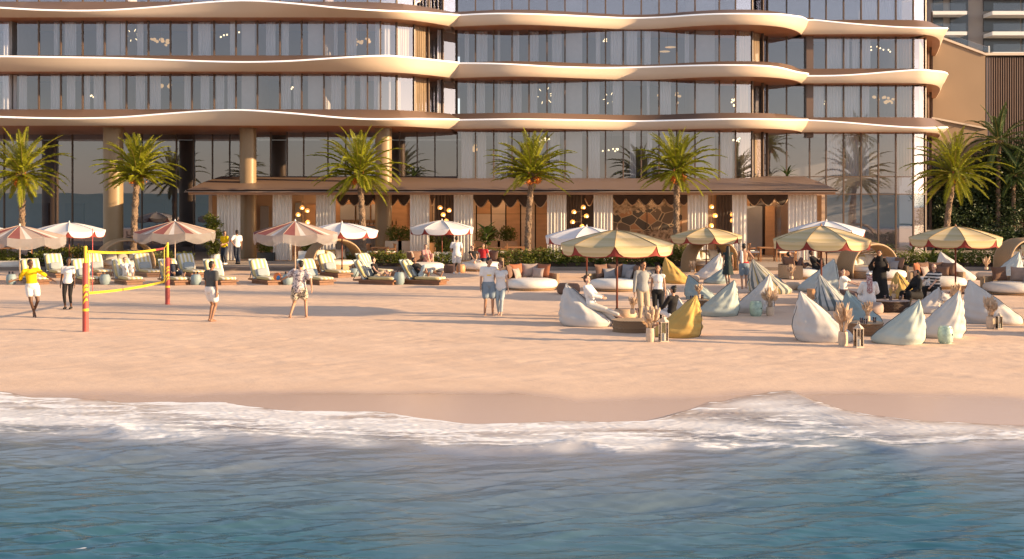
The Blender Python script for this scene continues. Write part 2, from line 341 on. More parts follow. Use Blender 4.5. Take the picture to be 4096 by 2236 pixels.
d = ee - Y; Wd = np.maximum(ee - np.interp(X, BX, BY), 1.0); u = d / Wd + 0.07 * fsum(X * 0.8, Y * 0.5, 12, 0.5, 3.0, 0.22, 0.2, 0.5, 81) * smooth01(d / 1.0)
calm = smooth01((d - 0.6) / 5.0); fade = np.clip(1 - (11 - Y) / 60, 0.0, 1)
wv = fsum(X, Y, 6, 1.4, 4.0, 0.0085, 1.85, 0.22, 21, 0.35) + fsum(X, Y, 7, 0.55, 1.2, 0.0105, 1.78, 0.20, 22, 0.45) + fsum(X, Y, 7, 0.22, 0.5, 0.0085, 1.66, 0.24, 23, 0.4)
wv *= 0.75 + 0.45 * fsum(X, Y, 8, 2.0, 7.0, 0.06, 1.2, .8, 24)
Z = -0.06 + wv * calm * fade
brk = np.exp(-((u - 0.88 + 0.06 * np.sin(X * 0.8)) / 0.13) ** 2)           # the low breaking roller at the back of the foam
lump = np.abs(fsum(X * 0.8, Y * 1.2, 16, 0.12, 0.6, 0.03, 1.5, 0.9, 31))
Z += brk * (0.035 + 0.03 * np.sin(X * 1.1 + 1)) + 0.18 * lump * smooth01(u / 0.15) * smooth01((1.08 - u) / .25)
sz = sand_z(X, Y)
Z = np.maximum(Z, sz + 0.006 + 0.012 * smooth01(d / 0.5) + 0.10 * lump * smooth01(d / .3) * smooth01((1.1 - u) / .3))
# foam thickness: bright lip, dense run-up, ragged lace behind
lobe = smooth01((X - gp(2500, 1650).x) / 1.2)
foam = 0.60 * smooth01((1.06 - u) / 0.30) * smooth01(u / 0.02)
foam -= 0.14 * lobe * smooth01((0.62 - u) / 0.3)
foam += 0.22 * np.exp(-(d / 0.10) ** 2) + 0.18 * np.exp(-((u - 0.93) / 0.06) ** 2)
foam += 0.10 * fsum(X * 0.6, Y * 1.5, 10, 0.5, 2.2, 0.35, 1.45, 0.35, 41) * smooth01((1.2 - u) / .2)
foam = np.where(u > 1.10, -0.3, foam)
# a stray foam streak far out on the left
sx, sy = gp(300, 2188, -.06), gp(520, 2158, -.06)
tt = (X - sx.x) / (sy.x - sx.x); cyv = sx.y + (sy.y - sx.y) * np.clip(tt, 0, 1) + 0.03 * np.sin(tt * 5)
streak = np.exp(-((Y - cyv) / (0.05 * (1.15 - np.clip(tt, 0, 1)))) ** 2) * smooth01((tt + .25) / .25) * smooth01((1.1 - tt) / .2)
foam = np.maximum(foam, -0.3 + 1.35 * streak * (0.80 + 0.5 * fsum(X, Y, 8, .15, .6, .9, 1.6, .5, 71)))
milk = 0.70 * smooth01(u / .10) * smooth01((1.15 - u) / .55) * (1 - .30 * lobe) * (0.80 + 0.5 * fsum(X * 0.7, Y * 1.3, 10, 0.6, 2.5, 0.25, 1.45, 0.4, 61)); milk = np.clip(milk, 0, .75)
depth = np.clip((d - 0.1) / 11.0 + 0.003 * fsum(X, Y, 6, 1.5, 5, 0.4, 1.6, .5, 51), 0, 1)
tag(grid_mesh('sea', X, Y, Z, seamat(), {'foam': foam, 'depth': depth, 'milk': milk}), 'blue green sea with white surf washing on the sand', 'sea', kind='structure')

# --- terrace in front of and under the hotel, with its kerb
PAVE = mat('terrace_paving', (0.42, 0.34, 0.27), 0.75, 0.08, 0.8, bump=0.1, bscale=12)
KERB = mat('kerb_stone', (0.20, 0.165, 0.14), 0.8, 0.12, 2)
t_ = MB(); t_.box((0, 101, 0.07), (400, 80, 0.14)); o = t_.build('terrace', PAVE); tag(o, 'low paved terrace in front of the hotel', 'terrace', kind='structure')
t_ = MB(); t_.box((0, 60.9, 0.075), (400, 0.2, 0.17)); o = t_.build('terrace_kerb', KERB); tag(o, 'dark kerb along the edge of the terrace', 'kerb', kind='structure')

# ================================================================ THE HOTEL
ZB = {'a': 13.2, 'b': 10.29, 'c': 7.39}; ZT = {'a': 14.08, 'b': 11.18, 'c': 8.28}
hotel = thing('hotel_building', 'curved hotel with wavy cream and bronze balcony bands and full height glazing', 'building', (0, 72, 0))
PLAN = {
 'left': [(-700, 67), (0, 67), (1380, 67), (1500, 67.2), (1590, 67.5), (1661, 68.2), (1721, 69.1), (1775, 70.0), (1815, 70.8)],
 'centre': [(1800, 70.9), (1880, 70.5), (1960, 70.1), (2048, 69.9), (2160, 70.1), (2260, 70.6), (2406, 71.5), (2526, 72.1), (2645, 71.7), (2765, 70.6), (2884, 70.0), (2990, 69.9), (3072, 70.2), (3140, 71.0), (3185, 72.3), (3208, 73.7), (3214, 75.0)],
 'right': [(3195, 74.3), (3400, 74.1), (3600, 74.1), (3690, 74.2), (3735, 74.9), (3757, 76.0), (3766, 77.6), (3766, 80.0), (3755, 84.0), (3740, 88)]}
RIDGE = {
 ('left', 'a'): [(-700, 20), (-300, 14), (0, 42), (160, 49), (320, 50), (440, 46), (600, 35), (800, 18), (920, 12), (1024, 12.5), (1223, 30), (1383, 47), (1502, 52), (1660, 51), (1721, 55), (1808, 67)],
 ('left', 'b'): [(-700, 257), (-300, 240), (0, 235), (440, 236), (600, 241), (800, 250), (920, 255), (1024, 257), (1183, 254), (1383, 240), (1542, 229), (1641, 228), (1701, 231), (1761, 241), (1805, 257)],
 ('left', 'c'): [(-700, 455), (-300, 446), (0, 474), (160, 478), (320, 479), (478, 474), (677, 458), (836, 448), (956, 445), (1024, 448), (1223, 464), (1383, 480), (1502, 484), (1661, 478), (1808, 482)],
 ('centre', 'a'): [(1800, 68), (1811, 67), (1940, 59), (2048, 58.5), (2207, 63), (2406, 72.5), (2526, 77.7), (2645, 73.7), (2805, 62), (2924, 59), (3072, 60), (3172, 63), (3200, 70), (3214, 80)],
 ('centre', 'b'): [(1800, 257), (1940, 257), (2048, 261), (2207, 271), (2406, 275.7), (2566, 273), (2765, 266), (2924, 264), (3072, 267), (3132, 275), (3180, 291), (3214, 306)],
 ('centre', 'c'): [(1800, 484), (2048, 480), (2287, 483), (2546, 489), (2765, 483), (2964, 479), (3072, 481), (3191, 482), (3214, 482)],
 ('right', 'a'): [(3195, 80), (3243, 82), (3351, 94), (3470, 104), (3590, 113), (3709, 116), (3766, 117)],
 ('right', 'b'): [(3195, 308), (3231, 307.5), (3351, 307), (3470, 299), (3590, 288), (3709, 280), (3750, 284), (3766, 300)],
 ('right', 'c'): [(3195, 484), (3243, 484), (3390, 494), (3550, 508), (3670, 515), (3749, 515), (3766, 511)]}
GP = {
 'left': [(-700, 68.4), (1430, 68.4), (1520, 68.6), (1600, 69.2), (1660, 70.0), (1713, 70.9), (1770, 71.9), (1826, 72.5)],
 'centre': [(1831, 72.4), (2942, 72.4), (2990, 72.6), (3030, 73.2), (3060, 74.3), (3068, 75.3)],
 'right': [(3069, 75.4), (3600, 75.4), (3653, 75.5), (3700, 76.0), (3727, 77.0), (3722, 81), (3716, 86)]}
def resample(c, n=150):
    a = np.array([[(x - CX) / F * y, y] for x, y in c], float); L = np.r_[0, np.cumsum(np.hypot(*np.diff(a, axis=0).T))]; u = np.linspace(0, L[-1], n)
    q = np.stack([np.interp(u, L, a[:, 0]), np.interp(u, L, a[:, 1])], 1); k = np.hanning(9 if c[0][0] > 3000 else 13); k /= k.sum(); h = len(k) // 2
    for _ in range(2):
        p = np.vstack([2 * q[0] - q[h:0:-1], q, 2 * q[-1] - q[-2:-h - 2:-1]]); q = np.stack([np.convolve(p[:, i], k, 'valid') for i in (0, 1)], 1)
    return [(x / y * F + CX, y) for x, y in q]
def band(wing, lev):
    pts = resample(PLAN[wing]); rg = RIDGE[(wing, lev)]
    P = [Vector((*px(x, HZ, Y).xy, 0)) for x, Y in pts]; n = len(P); zb, zt = ZB[lev], ZT[lev]
    face, upper, trim, soff = MB(), MB(), MB(), MB(); A, B_, C_, D_, E_, F_ = [], [], [], [], [], []
    for i, p in enumerate(P):
        t = (P[min(i + 1, n - 1)] - P[max(i - 1, 0)]).normalized(); nn = Vector((t.y, -t.x, 0))
        xs, Y = pts[i]
        yr = np.mean([interp(xs + k, rg) for k in (-60, -40, -20, 0, 20, 40, 60)])
        zr = CH + (HZ - yr) * Y / F; zr = min(max(zr, zb + 0.16), zt - 0.10)
        end = max(0.0, 1 - (P[-1] - p).length / 3.0) if wing != 'right' else math.exp(-((Y - 77.2) / 1.4) ** 2)
        h = (zr - zb)
        out = 0.14 + 0.28 * end
        if wing == 'left': out += (0.38 + 0.38 * math.cos(math.pi * (xs + 150) / 720)) * float(smooth01((1760 - xs) / 350))     # the fascia swells and slackens along the wing
        r_ = p + nn * out
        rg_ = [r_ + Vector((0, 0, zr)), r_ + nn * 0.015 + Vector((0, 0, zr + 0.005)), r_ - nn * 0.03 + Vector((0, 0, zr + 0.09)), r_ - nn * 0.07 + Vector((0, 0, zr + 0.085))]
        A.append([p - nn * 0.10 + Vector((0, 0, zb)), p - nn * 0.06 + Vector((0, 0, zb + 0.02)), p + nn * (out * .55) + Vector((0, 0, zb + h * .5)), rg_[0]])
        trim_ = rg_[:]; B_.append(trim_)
        C_.append([rg_[3], p - nn * 0.30 + Vector((0, 0, zt)), p - nn * 0.36 + Vector((0, 0, zt)), Vector((p.x, {'left': 73.4, 'centre': 76.0, 'right': 78.0}[wing], zt)) if wing != 'right' or Y < 74.6 else p - nn * 2.2 + Vector((0, 0, zt))])
        back = 0.0
        if lev == 'c' and wing == 'left': yb = 78.0 if xs < 1030 else 75.0
        else: yb = {'left': 73.0, 'centre': 76.0, 'right': 78}[wing]
        q = Vector((p.x, yb, zb)) if wing != 'right' or Y < 74.6 else p - nn * 2.2 + Vector((0, 0, zb))
        D_.append([q, p - nn * 0.10 + Vector((0, 0, zb))])
    face.rings(A, cap=False, close=False); upper.rings(C_, cap=False, close=False); trim.rings(B_, cap=False, close=False); soff.rings(D_, cap=False, close=False)
    for i in (0, -1):
        ring = A[i] + B_[i][1:] + C_[i][1:3]; face.add(ring, [tuple(range(len(ring)))])
    f = face.build('balcony_band', CREAM, hotel, world=True, auto=50)
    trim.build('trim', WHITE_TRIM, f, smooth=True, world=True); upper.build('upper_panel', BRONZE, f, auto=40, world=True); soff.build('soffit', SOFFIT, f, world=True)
for wg in ('left', 'centre', 'right'):
    for lv in ('a', 'b', 'c'): band(wg, lv)

MUL = {
 'left': [-695, -608, -520, -432, -345, -257, -170, -82, 5, 68.5, 156, 244, 331, 419, 506, 594, 682, 768, 857, 944, 1030, 1120, 1207, 1296, 1382, 1470, 1522, 1586, 1656, 1713, 1770, 1826],
 'centre': [1831, 1902, 1975, 2048, 2116, 2188, 2260, 2349, 2422, 2493, 2565, 2636, 2707, 2780, 2877, 2942, 3008, 3050, 3068],
 'right': [3069, 3146, 3238, 3304, 3374, 3444, 3513, 3583, 3653, 3700, 3727]}
MUL['left'].remove(5)
def gpoint(wing, x): return px(x, HZ, interp(x, GP[wing]))
nwin = 0; REST = MB()
def window(p0, p1, z0, z1, gm=None, name='window', bars=()):
    d = (p1 - p0); L = d.length; a = math.atan2(d.y, d.x); nn = Vector((d.y, -d.x, 0)).normalized()
    def pt(t, z, off=0.0): q = p0.lerp(p1, t) + nn * off; return (q.x, q.y, z)
    g = MB(); g.add([pt(0, z0), pt(1, z0), pt(1, z1), pt(0, z1)], [(0, 1, 2, 3)])
    o = g.build(name, gm or GLASS, hotel, world=True)
    f = MB(); c = p1
    f.box((c.x, c.y, (z0 + z1) / 2), (0.075, 0.15, z1 - z0), a)
    for zb in bars: m_ = p0.lerp(p1, .5); f.box((m_.x, m_.y, zb), (L - 0.08, 0.10, 0.06), a)
    f.build('frame', MULLION, o, world=True); return o
for wg in ('left', 'centre', 'right'):
    xs = MUL[wg]
    for (z0, z1) in ((11.05, 13.24), (8.15, 10.33)):
        for i in range(len(xs) - 1):
            if xs[i] < -20: REST.box(((gpoint(wg, xs[i]).x + gpoint(wg, xs[i + 1]).x) / 2, 68.4, (z0 + z1) / 2), (1.15, 0.02, z1 - z0)); continue
            window(gpoint(wg, xs[i]), gpoint(wg, xs[i + 1]), z0, z1)
    for i in range(len(xs) - 1):                                              # the top floor shows only its sills
        a, b = gpoint(wg, xs[i]), gpoint(wg, xs[i + 1]); dd = (b - a); an = math.atan2(dd.y, dd.x); REST.cur = 0
        REST.box((*((a + b) / 2).xy, 15.1), (dd.length - .04, 0.02, 2.3), an); REST.cur = 1; REST.box((b.x, b.y, 15.1), (0.075, 0.15, 2.3), an); REST.cur = 0
o = REST.build('upper_floor_glazing', [GLASS, MULLION], hotel, world=True); o['kind'] = 'stuff'
# right wing flank and ground floor glazing
for (z0, z1) in ((11.05, 13.24), (8.15, 10.33), (0.14, 7.42)):
    a, b, c = px(3727, HZ, 77), px(3722, HZ, 81), px(3716, HZ, 86)
    bars = () if z0 > 1 else (4.75, 3.7)
    window(a, b, z0, z1, bars=bars, name='flank_window'); window(b, c, z0, z1, bars=bars, name='flank_window')
LM = [-500, -320, -180, 17, 222, 290, 420, 568, 706, 775, 850, 919, 1026]
for i in range(len(LM) - 1): window(px(LM[i], HZ, 77.2), px(LM[i + 1], HZ, 77.2), 0.14, 7.42, LOBBY_GLASS, 'lobby_window')
LM = [1026, 1083, 1149, 1215, 1312, 1383, 1454, 1526, 1598, 1669, 1740, 1829]
for i in range(len(LM) - 1): window(px(LM[i], HZ, 74.2), px(LM[i + 1], HZ, 74.2), 4.3, 7.42, GLASS, 'lobby_window')
q0, q1 = px(1026, HZ, 74.2), px(1026, HZ, 77.2); window(q0, q1, 0.14, 7.42, LOBBY_GLASS, 'lobby_window')
xs = MUL['centre']
for i in range(len(xs) - 1): window(gpoint('centre', xs[i]), gpoint('centre', xs[i + 1]), 4.2, 7.42, GLASS, 'lobby_window')
xs = MUL['right']
for i in range(len(xs) - 1): window(gpoint('right', xs[i]), gpoint('right', xs[i + 1]), 0.14, 7.42, GLASS, 'lobby_window', bars=(4.75, 3.7))
for xs_, Y, r in ((453, 69.3, 0.54), (992, 69.6, 0.46), (1534, 69.8, 0.46), (-220, 69.3, 0.54)):
    p = px(xs_, HZ, Y); m_ = MB(); m_.lathe([(r, 0.14), (r, 7.25)], (p.x, p.y, 0), 40); m_.lathe([(r + 0.02, 7.25), (r + .02, 7.41)], (p.x, p.y, 0), 40)
    m_.build('column', COLUMN, hotel, world=True, auto=40)
p = px(3236, HZ, 75.3); m_ = MB(); m_.box((p.x, p.y, 10.7), (0.42, 0.5, 7.2)); m_.build('pier', BRONZE, hotel, world=True)
# floors, ceilings, rear and party walls of the rooms
m_ = MB()
XL0, XL1, XC1, XR1 = px(-700, HZ, 70).x, px(1826, HZ, 72.4).x, px(3068, HZ, 75).x, px(3716, HZ, 77).x
for z0, z1 in ((7.45, 8.24), (10.35, 11.14), (13.26, 14.04), (16.15, 16.6)):
    for a, b, y0 in ((XL0, px(1600, HZ, 70).x, 70.4), (px(1600, HZ, 70).x, XL1, 73), (XL1, XC1, 74.6), (XC1, XR1 - .25, 77.3)): m_.box(((a + b) / 2, (y0 + 87) / 2, (z0 + z1) / 2), (b - a, 87 - y0, z1 - z0))
m_.build('floor_slab', ROOM, hotel, world=True)
m_ = MB()
for z0, z1 in ((8.24, 10.35), (11.14, 13.26), (14.04, 16.15)):
    for a, b, y0 in ((XL0, XL1, 74.2), (XL1, XC1, 77.2), (XC1, XR1, 80)): m_.box(((a + b) / 2, y0, (z0 + z1) / 2), (b - a, 0.2, z1 - z0))
m_.build('room_wall', ROOMD, hotel, world=True)
m_ = MB()
for wg, a, b, h in (('left', 421, 473, 0), ('left', 962, 1016, 0), ('left', 1229, 1291, 0), ('left', 20, 40, 0), ('centre', 2264, 2330, 0), ('centre', 2781, 2862, 0), ('right', 3600, 3612, 0), ('centre', 1990, 2000, 0)):
    pa, pb = gpoint(wg, a), gpoint(wg, b)
    for z0, z1 in ((8.25, 10.34), (11.15, 13.25), (14.05, 16.1)) + (((4.2, 7.4),) if wg != 'left' else ()): m_.box(((pa.x + pb.x) / 2, pa.y + 2.2, (z0 + z1) / 2), (pb.x - pa.x, 3.9, z1 - z0))
m_.build('party_wall', mat('pale_plaster', (0.55, 0.50, 0.47), 0.8, 0.04), hotel, world=True)
m_ = MB()                                                                        # dark lobby behind
for a, b, y0, z0, z1 in ((XL0, XL1, 86, 0.14, 7.4), (XL1, XC1, 79, 4, 7.4), (XC1, XR1, 83, 0.14, 7.44)): m_.box(((a + b) / 2, y0, (z0 + z1) / 2), (b - a, 0.2, z1 - z0))
m_.build('lobby_wall', ROOM, hotel, world=True)
for xs_ in (160, 300, 620, 820): p = px(xs_, HZ, 81); m_ = MB(); m_.box((p.x, 81, 1.6), (1.2, 0.3, 3.0)); m_.build('lobby_counter', ROOMD, hotel, world=True)
m_ = MB(); m_.box(((XL0 + XR1) / 2, 80, 16.75), (XR1 - XL0, 14, 0.3)); m_.build('roof', BRONZE, hotel, world=True)

# curtains drawn in the rooms, each one on its own rail
def curtain(name, wing, x0, x1, z0, z1, label, group, m, folds=None, Y=None, off=0.14, amp=0.05):
    p0 = px(x0, HZ, Y) if Y else gpoint(wing, x0); p1 = px(x1, HZ, Y) if Y else gpoint(wing, x1)
    if not Y: p0 += Vector((0, off, 0)); p1 += Vector((0, off, 0))
    d = p1 - p0; L = d.length; nn = Vector((d.y, -d.x, 0)).normalized(); nf = folds or max(2, int(L / 0.16)); k = nf * 8
    rr = random.Random(int(x0 * 7 + z0 * 13)); ph = [rr.uniform(-.6, .6) for _ in range(nf + 1)]; am = [rr.uniform(.6, 1.25) for _ in range(nf + 1)]
    R = []
    for zi, zt in ((0, z0), (.5, lerp(z0, z1, .5)), (1, z1)):
        row = []
        for i in range(k + 1):
            f_ = i / 8; j = min(int(f_), nf); t = i / k
            s = math.sin(2 * math.pi * f_ + ph[j] * (1 - .5 * zi)) * amp * am[j] * (1 - 0.35 * zi)
            q = p0 + d * (t + 0.02 * math.sin(f_ * 1.7) * (1 - zi) * 0.5) + nn * s; row.append((q.x, q.y, zt))
        R.append(row)
    c = ((p0 + p1) / 2); b = MB(); b.rings([[(q[0] - c.x, q[1] - c.y, q[2] - z0) for q in row] for row in R], cap=False, close=False)
    o = b.build(name, m, smooth=True); o.location = (c.x, c.y, z0); return tag(o, label, 'curtain', group)
CUR = {
 ('left', 3): [(9, 34), (212, 230), (255, 302), (382, 408), (480, 508), (545, 571), (748, 768), (790, 840), (918, 945), (1062, 1100), (1124, 1154), (1334, 1349), (1388, 1425), (1500, 1522), (1535, 1560), (1590, 1636), (1660, 1702), (1748, 1775)],
 ('left', 2): [(6, 38), (50, 64), (73, 104), (199, 240), (264, 298), (334, 357), (371, 413), (478, 487), (540, 577), (597, 640), (735, 766), (800, 835), (861, 895), (907, 940), (1122, 1162), (1172, 1205), (1322, 1364), (1386, 1419), (1440, 1468), (1494, 1518), (1554, 1562), (1590, 1602), (1660, 1708), (1748, 1766)],
 ('centre', 3): [(1858, 1876), (1906, 1950), (2053, 2077), (2119, 2155), (2208, 2248), (2384, 2402), (2443, 2488), (2506, 2550), (2578, 2604), (2740, 2758), (2958, 3003), (3014, 3040)],
 ('centre', 2): [(1868, 1890), (1906, 1940), (2002, 2040), (2052, 2087), (2120, 2150), (2206, 2254), (2354, 2399), (2451, 2489), (2588, 2599), (2640, 2685), (2960, 2995)],
 ('right', 3): [(3308, 3368), (3378, 3400), (3410, 3438), (3448, 3485), (3588, 3646), (3680, 3718)],
 ('right', 2): [(3250, 3298), (3310, 3368), (3380, 3438), (3448, 3480), (3588, 3646), (3680, 3720)],
 ('centre', 1): [(1845, 1890), (1910, 1945), (1998, 2030), (2200, 2240), (2354, 2400), (2520, 2545), (2590, 2610), (2885, 2932), (2965, 3000), (3020, 3044)],
 ('right', 1): [(3308, 3370), (3385, 3438), (3450, 3480), (3590, 3648)],
 ('right', 4): [(3448, 3508), (3517, 3578), (3655, 3690)]}
FL = {1: (4.3, 7.3, 'tall lower floor'), 2: (8.3, 10.25, 'middle floor'), 3: (11.2, 13.15, 'upper floor'), 4: (14.1, 16.1, 'top floor')}
for (wg, fl), lst in CUR.items():
    z0, z1, nm = FL[fl]
    if wg == 'right' and fl == 1: z0 = 4.8
    for i, (a, b) in enumerate(lst):
        curtain('curtain', wg, a, b, z0, z1, 'sheer curtain behind %s glass of the %s wing, %s from its left end' % (nm, {'left': 'left', 'centre': 'middle', 'right': 'right'}[wg], ORD[i]), 'sheer curtains behind the hotel windows', SUNLIT_SHEER if (wg, a) in [('left', q) for q in (1590, 1660)] + [('centre', q) for q in (2958, 3014, 2960, 2965, 3020)] + [('right', q) for q in (3588, 3680, 3590, 3655)] else SHEER)
# lamps hanging in the rooms
GLOW = emis('lamp_glow', (1.0, 0.78, 0.42), 1.1); GOLD = emis('gold_glow', (0.75, 0.46, 0.18), 0.30)
def room_lamp(kind, wing, x0, x1, y0, y1, zc, where, seed):
    r = random.Random(seed); Y = interp((x0 + x1) / 2, GP[wing]) + 1.0; a = px(x0, y0, Y); b = px(x1, y1, Y); c = (a + b) / 2
    t = thing('pendant_lamp', {'globe': 'cluster of small glowing globes hanging ', 'leaf': 'gold leaf shaped chandelier hanging ', 'disc': 'two flat glowing discs hanging ', 'stick': 'starburst lamp of thin glowing rods hanging '}[kind] + where, 'lamp', (c.x, c.y, c.z), 0, 'lamps in the hotel rooms')
    w_, h_ = abs(b.x - a.x), abs(a.z - b.z); m_ = MB(); m_.tube([(0, 0, 0), (0, 0, zc - c.z)], 0.012, 5); m_.box((0, 0, zc - c.z - .02), (0.2, 0.2, 0.04)); m_.build('cord', MULLION, t)
    n = {'globe': 7, 'leaf': 11, 'disc': 2, 'stick': 7}[kind]
    for i in range(n):
        p = Vector((r.uniform(-.5, .5) * w_, r.uniform(-.25, .25), r.uniform(-.5, .5) * h_)); g = MB()
        if kind == 'globe': g.ell(p, (0.05,) * 3, 10, 6); m2 = GLOW
        elif kind == 'leaf': g.ell(p, (r.uniform(.07, .13), .03, r.uniform(.06, .1)), 8, 5, Matrix.Rotation(r.uniform(-.7, .7), 3, 'Y')); m2 = GOLD
        elif kind == 'disc': p = Vector(((-.2, .18)[i] * w_, 0, (-.3, .3)[i] * h_)); g.ell(p, (w_ * .36, .3, .05), 16, 6); m2 = GOLD
        else: d = Vector((math.cos(i * 1.1), 0.1, math.sin(i * 1.1))); g.tube([d * h_ * .34, d * h_ * (.48 + .06 * (i % 2))], 0.018, 5); m2 = GLOW
        g.build({'globe': 'globe', 'leaf': 'leaf', 'disc': 'disc', 'stick': 'rod'}[kind], m2, t, smooth=True)
for i, (k, wg, x0, x1, y0, y1, zc, wh) in enumerate([
  ('leaf', 'left', 608, 677, 150, 183, 13.2, 'behind the upper floor glass straight above the net'), ('globe', 'left', 880, 963, 118, 152, 13.2, 'upstairs above the second palm'),
  ('stick', 'left', 512, 546, 115, 168, 13.2, 'on the upper floor left of the gold chandelier'), ('leaf', 'left', 1403, 1475, 150, 185, 13.2, 'upstairs near the curved end of the left wing'),
  ('globe', 'left', 315, 395, 362, 395, 10.3, 'one floor above the second palm'), ('leaf', 'left', 600, 690, 340, 385, 10.3, 'on the middle floor of the left wing'),
  ('globe', 'left', 1120, 1180, 318, 355, 10.3, 'on the middle floor over the third palm'), ('globe', 'centre', 2405, 2485, 155, 187, 13.2, 'on the upper floor of the middle wing'),
  ('disc', 'centre', 2640, 2702, 183, 212, 13.2, 'on the upper floor of the middle wing'), ('stick', 'centre', 2150, 2205, 348, 418, 10.3, 'on the middle floor above the middle palm'),
  ('stick', 'centre', 2400, 2475, 370, 418, 10.3, 'on the middle floor between two palms'), ('leaf', 'centre', 2618, 2725, 370, 415, 10.3, 'on the middle floor of the middle wing'),
  ('globe', 'centre', 2920, 2950, 385, 430, 10.3, 'on the middle floor by the middle wing end'), ('globe', 'right', 3484, 3567, 178, 207, 13.2, 'on the upper floor of the right wing'),
  ('globe', 'right', 3275, 3345, 405, 440, 10.3, 'on the middle floor left in the right wing'), ('leaf', 'right', 3480, 3575, 386, 415, 10.3, 'on the middle floor of the right wing'),
  ('leaf', 'centre', 1865, 1930, 575, 612, 7.4, 'low behind the glass left of the middle palm'), ('globe', 'centre', 2147, 2225, 548, 570, 7.4, 'low behind the glass over the middle palm'),
  ('globe', 'centre', 2410, 2480, 585, 607, 7.4, 'low behind the glass right of the middle palm'), ('globe', 'centre', 2910, 2960, 550, 570, 7.4, 'low behind the glass over the rightmost curtains')]):
    room_lamp(k, wg, x0, x1, y0, y1, zc, wh, 100 + i)
# furniture glimpsed at the room windows
for x0, x1, lab in ((935, 1000, 'left'),):
    pass
# ================================================================ THE BEACH PAVILION under the hotel
WOOD = mat('honey_wood_panel', (0.50, 0.27, 0.13), 0.5, 0.12, 1.2, stretch=(1, 1, 4))
WOODP = mat('pale_wood_panel', (0.60, 0.44, 0.31), 0.5, 0.08, 1.2, stretch=(1, 1, 4))
DARKC = mat('dark_drape', (0.075, 0.06, 0.06), 0.9, 0.1, 3)
VALC = mat('valance_cloth', (0.105, 0.085, 0.075), 0.85, 0.1, 4)
VALT = mat('valance_piping', (0.55, 0.42, 0.30), 0.7, 0.05)
PLASTER = mat('warm_plaster', (0.52, 0.36, 0.25), 0.8, 0.06, 1.0)
TEAK = mat('teak', (0.36, 0.17, 0.075), 0.5, 0.15, 3, stretch=(1, 1, 6))
BLACK = mat('black_metal', (0.03, 0.03, 0.032), 0.4, 0.0)
GREYUP = mat('grey_upholstery', (0.30, 0.30, 0.31), 0.9, 0.08, 20)
WHITEP = mat('white_paint', (0.78, 0.76, 0.73), 0.5, 0.03)
pav = thing('beach_pavilion', 'long low pavilion with a bronze sloping roof, open front and warm wood interior', 'pavilion', (0, 70, 0.14))
m_ = MB()
roof = [(-17.2, 66, 3.93), (17.2, 66, 3.93), (17.2, 69.9, 4.40), (17.2, 73.9, 4.76), (-17.2, 73.9, 4.76), (-17.2, 69.9, 4.40)]
bot = [(x, y, z - 0.10) for x, y, z in roof]
m_.add(roof + bot, [(0, 1, 2, 5), (5, 2, 3, 4), (11, 8, 7, 6), (10, 9, 8, 11), (0, 6, 7, 1), (1, 7, 8, 2), (2, 8, 9, 3), (3, 9, 10, 4), (4, 10, 11, 5), (5, 11, 6, 0)])
m_.build('roof', mat('roof_bronze', (0.215, 0.145, 0.108), 0.5, 0.05, .5), pav, world=True)
m_ = MB(); m_.box((0, 65.98, 3.83), (34.6, 0.16, 0.035)); m_.box((0, 66.05, 3.90), (34.5, 0.10, 0.06)); m_.build('gutter', mat('pale_gutter', (0.24, 0.19, 0.16), 0.6, 0.0), pav, world=True)
m_ = MB(); m_.box((0, 69.93, 3.715), (33.6, 7.4, 0.06)); m_.box((0, 66.14, 3.765), (34.2, 0.12, 0.16)); m_.build('ceiling', mat('copper_ceiling', (0.42, 0.21, 0.11), 0.5, 0.05), pav, world=True)
def wx(xs, Y): return (xs - CX) / F * Y
def wallbox(xs0, xs1, Y, z0, z1, m, name='wall_panel', th=0.12):
    m_ = MB(); a, b = wx(xs0, Y), wx(xs1, Y); m_.box(((a + b) / 2, Y + th / 2, (z0 + z1) / 2), (b - a - 0.03, th, z1 - z0)); return m_.build(name, m, pav, world=True)
wallbox(872, 3265, 74.0, .14, 4.5, mat('dark_backing', (.05, .04, .035), .8, 0), 'backing_wall')
# back wall as seen between the curtains, left to right
YB = 73.6
wallbox(876, 1330, YB, 0.14, 3.68, PLASTER); wallbox(1330, 1650, YB, 0.14, 3.68, WOOD); wallbox(1650, 1730, YB, .14, 3.68, PLASTER)
for i, x in enumerate(range(1730, 2200, 59)):
    wallbox(x, x + 56, YB - .1, 2.55, 3.68, (WOODP, WOOD)[i % 2]); wallbox(x, x + 56, YB - .12, 0.14, 2.53, (WOODP, WOOD)[(i + (i == 3)) % 2])
wallbox(2195, 2455, YB, .14, 3.68, DARKC, 'dark_panel'); wallbox(2725, 2860, YB, .14, 3.68, PLASTER); wallbox(2860, 3000, YB, .14, 3.68, WOOD); wallbox(3000, 3080, YB, .14, 3.68, DARKC, 'dark_panel'); wallbox(3080, 3300, YB, .14, 3.68, PLASTER)
for a, b, z0, z1, m in ((1040, 1075, .6, 3.0, ROOMD), (1100, 1160, .3, 2.9, WOOD), (1180, 1205, 1.4, 3.2, ROOM), (1225, 1262, .2, 3.1, WOOD), (1360, 1420, 2.2, 3.1, ROOM), (1425, 1480, 2.2, 3.1, ROOM), (1485, 1545, 2.2, 3.1, ROOM), (1350, 1560, 1.6, 2.0, GREYUP), (1640, 1700, 1.9, 3.2, GREYUP), (2985, 3050, .14, 3.0, ROOMD), (3060, 3100, .14, 3.0, WOOD), (3105, 3125, .14, 3.2, CLEAR)):
    wallbox(a, b, YB - .35, z0, z1, m, 'joinery')
for x in (872, 3262):
    m_ = MB(); m_.box((wx(x, 71.5), 71.8, 1.9), (0.2, 4.2, 3.5)); m_.build('side_wall', PLASTER, pav, world=True)
